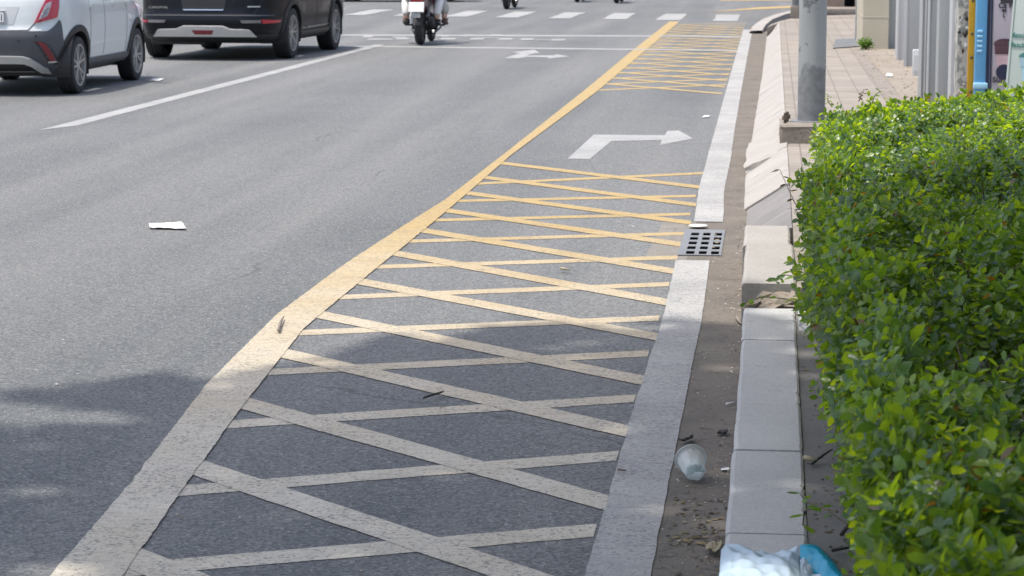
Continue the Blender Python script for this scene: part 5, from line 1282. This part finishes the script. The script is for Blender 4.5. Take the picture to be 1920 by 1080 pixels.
twig('twig', 'short dark twig by the gap beneath the hedge', [(1560, 1032, 0), (1600, 1028, .004)], .095, .005, M['joint'])
twig('twig', 'hooked black twig beneath the hedge', [(1578, 1002, 0), (1586, 995, .006), (1600, 990, .01)], .095, .006, M['joint'])
twig('twig', 'white stick in the gutter beside the near kerb', [(1362, 758, 0), (1377, 754, 0)], .005, .005, M['paper'], 'stick')
twig('twig', 'orange stick against the kerb by its dark joint', [(1381, 594, 0), (1386, 602, .0), (1392, 608, .0)], .005, .007, M['apron'], 'stick')
twig('cigarette_butt', 'tan cigarette butt on the edge line', [(1159, 880, 0), (1174, 882, 0)], .008, .004, M['boot'], 'cigarette butt')
twig('rope_end', 'frayed tan rope end beside the kerb under the hedge', [(1509, 858, 0), (1520, 862, .003), (1532, 864, .0)], .095, .008, M['drygrass'], 'rope')
for pts, lab in ((((1276, 834), (1300, 824)), 'black leaf scrap behind the plastic cup'), (((1344, 816), (1365, 813)), 'dark scrap in the gutter against the kerb')):
    (x0_, y0_), (x1_, y1_) = pts; scrap('dark_scrap', [(x0_, y0_), (x1_, y1_ + 4), (x1_, y1_ - 3), (x0_ + 3, y0_ - 5)], .005, M['joint'], lab, 'leaf', .015)

# loose grit, crumbs and leaf bits nobody could count
def grit(name, n, xr, yr_, zf, size, mat, seed, flat=.5, dens=None):
    rg = np.random.default_rng(seed); x = rg.uniform(*xr, n); y = yr_[0] + (yr_[1] - yr_[0]) * rg.random(n) ** 1.3
    if dens: k = rg.random(n) < dens(x, y); x, y = x[k], y[k]; n = len(x)
    sz = size * rg.uniform(.4, 1.3, n) * np.where(rg.random(n) < .08, 2.0, 1)
    B = np.array([(1, 0, 0), (0, 1, 0), (-1, -.2, 0), (0, -1, .1), (.1, .1, 1)], float); B[:, 2] *= flat
    a = rg.uniform(0, 6.28, n); c, s_ = np.cos(a), np.sin(a)
    V = np.empty((n, 5, 3)); j = rg.uniform(.5, 1.3, (n, 5))
    for k in range(5):
        V[:, k, 0] = x + sz * j[:, k] * (B[k, 0] * c - B[k, 1] * s_ * .7); V[:, k, 1] = y + sz * j[:, k] * (B[k, 0] * s_ + B[k, 1] * c * .7); V[:, k, 2] = zf + sz * B[k, 2] * j[:, k] + .0005
    F = np.array([(0, 1, 4), (1, 2, 4), (2, 3, 4), (3, 0, 4)]); fa = (F[None] + (np.arange(n) * 5)[:, None, None]).reshape(-1, 3)
    o = npmesh(name, [(V.reshape(-1, 3), fa)], mat, None, False); o['kind'] = 'stuff'; return o
def gritmat(name, stops):
    m = NT(name); geo = m.n('ShaderNodeNewGeometry'); x = m.n('ShaderNodeValToRGB'); x.color_ramp.interpolation = 'CONSTANT'; e = x.color_ramp.elements
    e[0].position = 0; e[0].color = stops[0] + (1,); e[1].position = 1 / len(stops); e[1].color = stops[1] + (1,)
    for i, c_ in enumerate(stops[2:], 2): k = e.new(i / len(stops)); k.color = c_ + (1,)
    m.l(geo.outputs['Random Per Island'], x.inputs[0]); m.col(x.outputs[0]); m.set(Roughness=.8); return m.m
M['grit'] = gritmat('grit', [(.05, .04, .03), (.30, .26, .2), (.12, .09, .06), (.5, .47, .42), (.09, .07, .05), (.2, .15, .1), (.38, .30, .22)])
M['bits'] = gritmat('leaf_bits', [(.10, .07, .03), (.16, .12, .04), (.06, .045, .03), (.22, .17, .08), (.045, .035, .025)])
grit('gutter_grit', 2600, (-.285, -.10), (4.8, 17), .0035, .0042, M['grit'], 1, .5, lambda x, y: .35 + .65 * (x > -.16))
grit('leaf_crumbs', 130, (-.26, -.105), (6.2, 6.75), .004, .009, M['bits'], 2, .25)
grit('leaf_crumbs', 150, (-.24, -.105), (5.2, 6.4), .004, .007, M['bits'], 3, .3)
grit('leaf_crumbs', 140, (-.1, .13), (9.72, 9.93), .085, .014, M['bits'], 4, .35)
grit('verge_crumbs', 500, (.125, .30), (4.5, 9.6), .089, .006, M['bits'], 5, .3)
grit('road_grit', 1500, (-4.0, -.5), (5.0, 16), .0045, .0032, M['grit'], 6, .4)
grit('pavement_crumbs', 260, (1.0, 1.5), (20, 31), .17, .012, M['bits'], 7, .4)

# weed at the foot of the cream pier
wd = empty('weed', (G(1622, 93, .165)[0], G(1622, 93, .165)[1] - .1, .165)); tag(wd, 'small green weed growing at the foot of the cream wall pier', 'weed')
n = 46; base = np.stack([RNG.normal(0, .05, n), RNG.normal(0, .03, n), RNG.uniform(.01, .09, n)], 1); ax = unit(np.stack([RNG.normal(0, .6, n), RNG.normal(0, .5, n), np.ones(n)], 1))
npmesh('foliage', shoots(base, ax, 5, RNG.uniform(.04, .09, n), .05 * np.ones(n), False), M['leaf2'], wd)
MB().tube([(0, 0, -.01), (.01, 0, .06), (.0, .01, .13)], .006, 5).build('stem', M['stem'], wd)
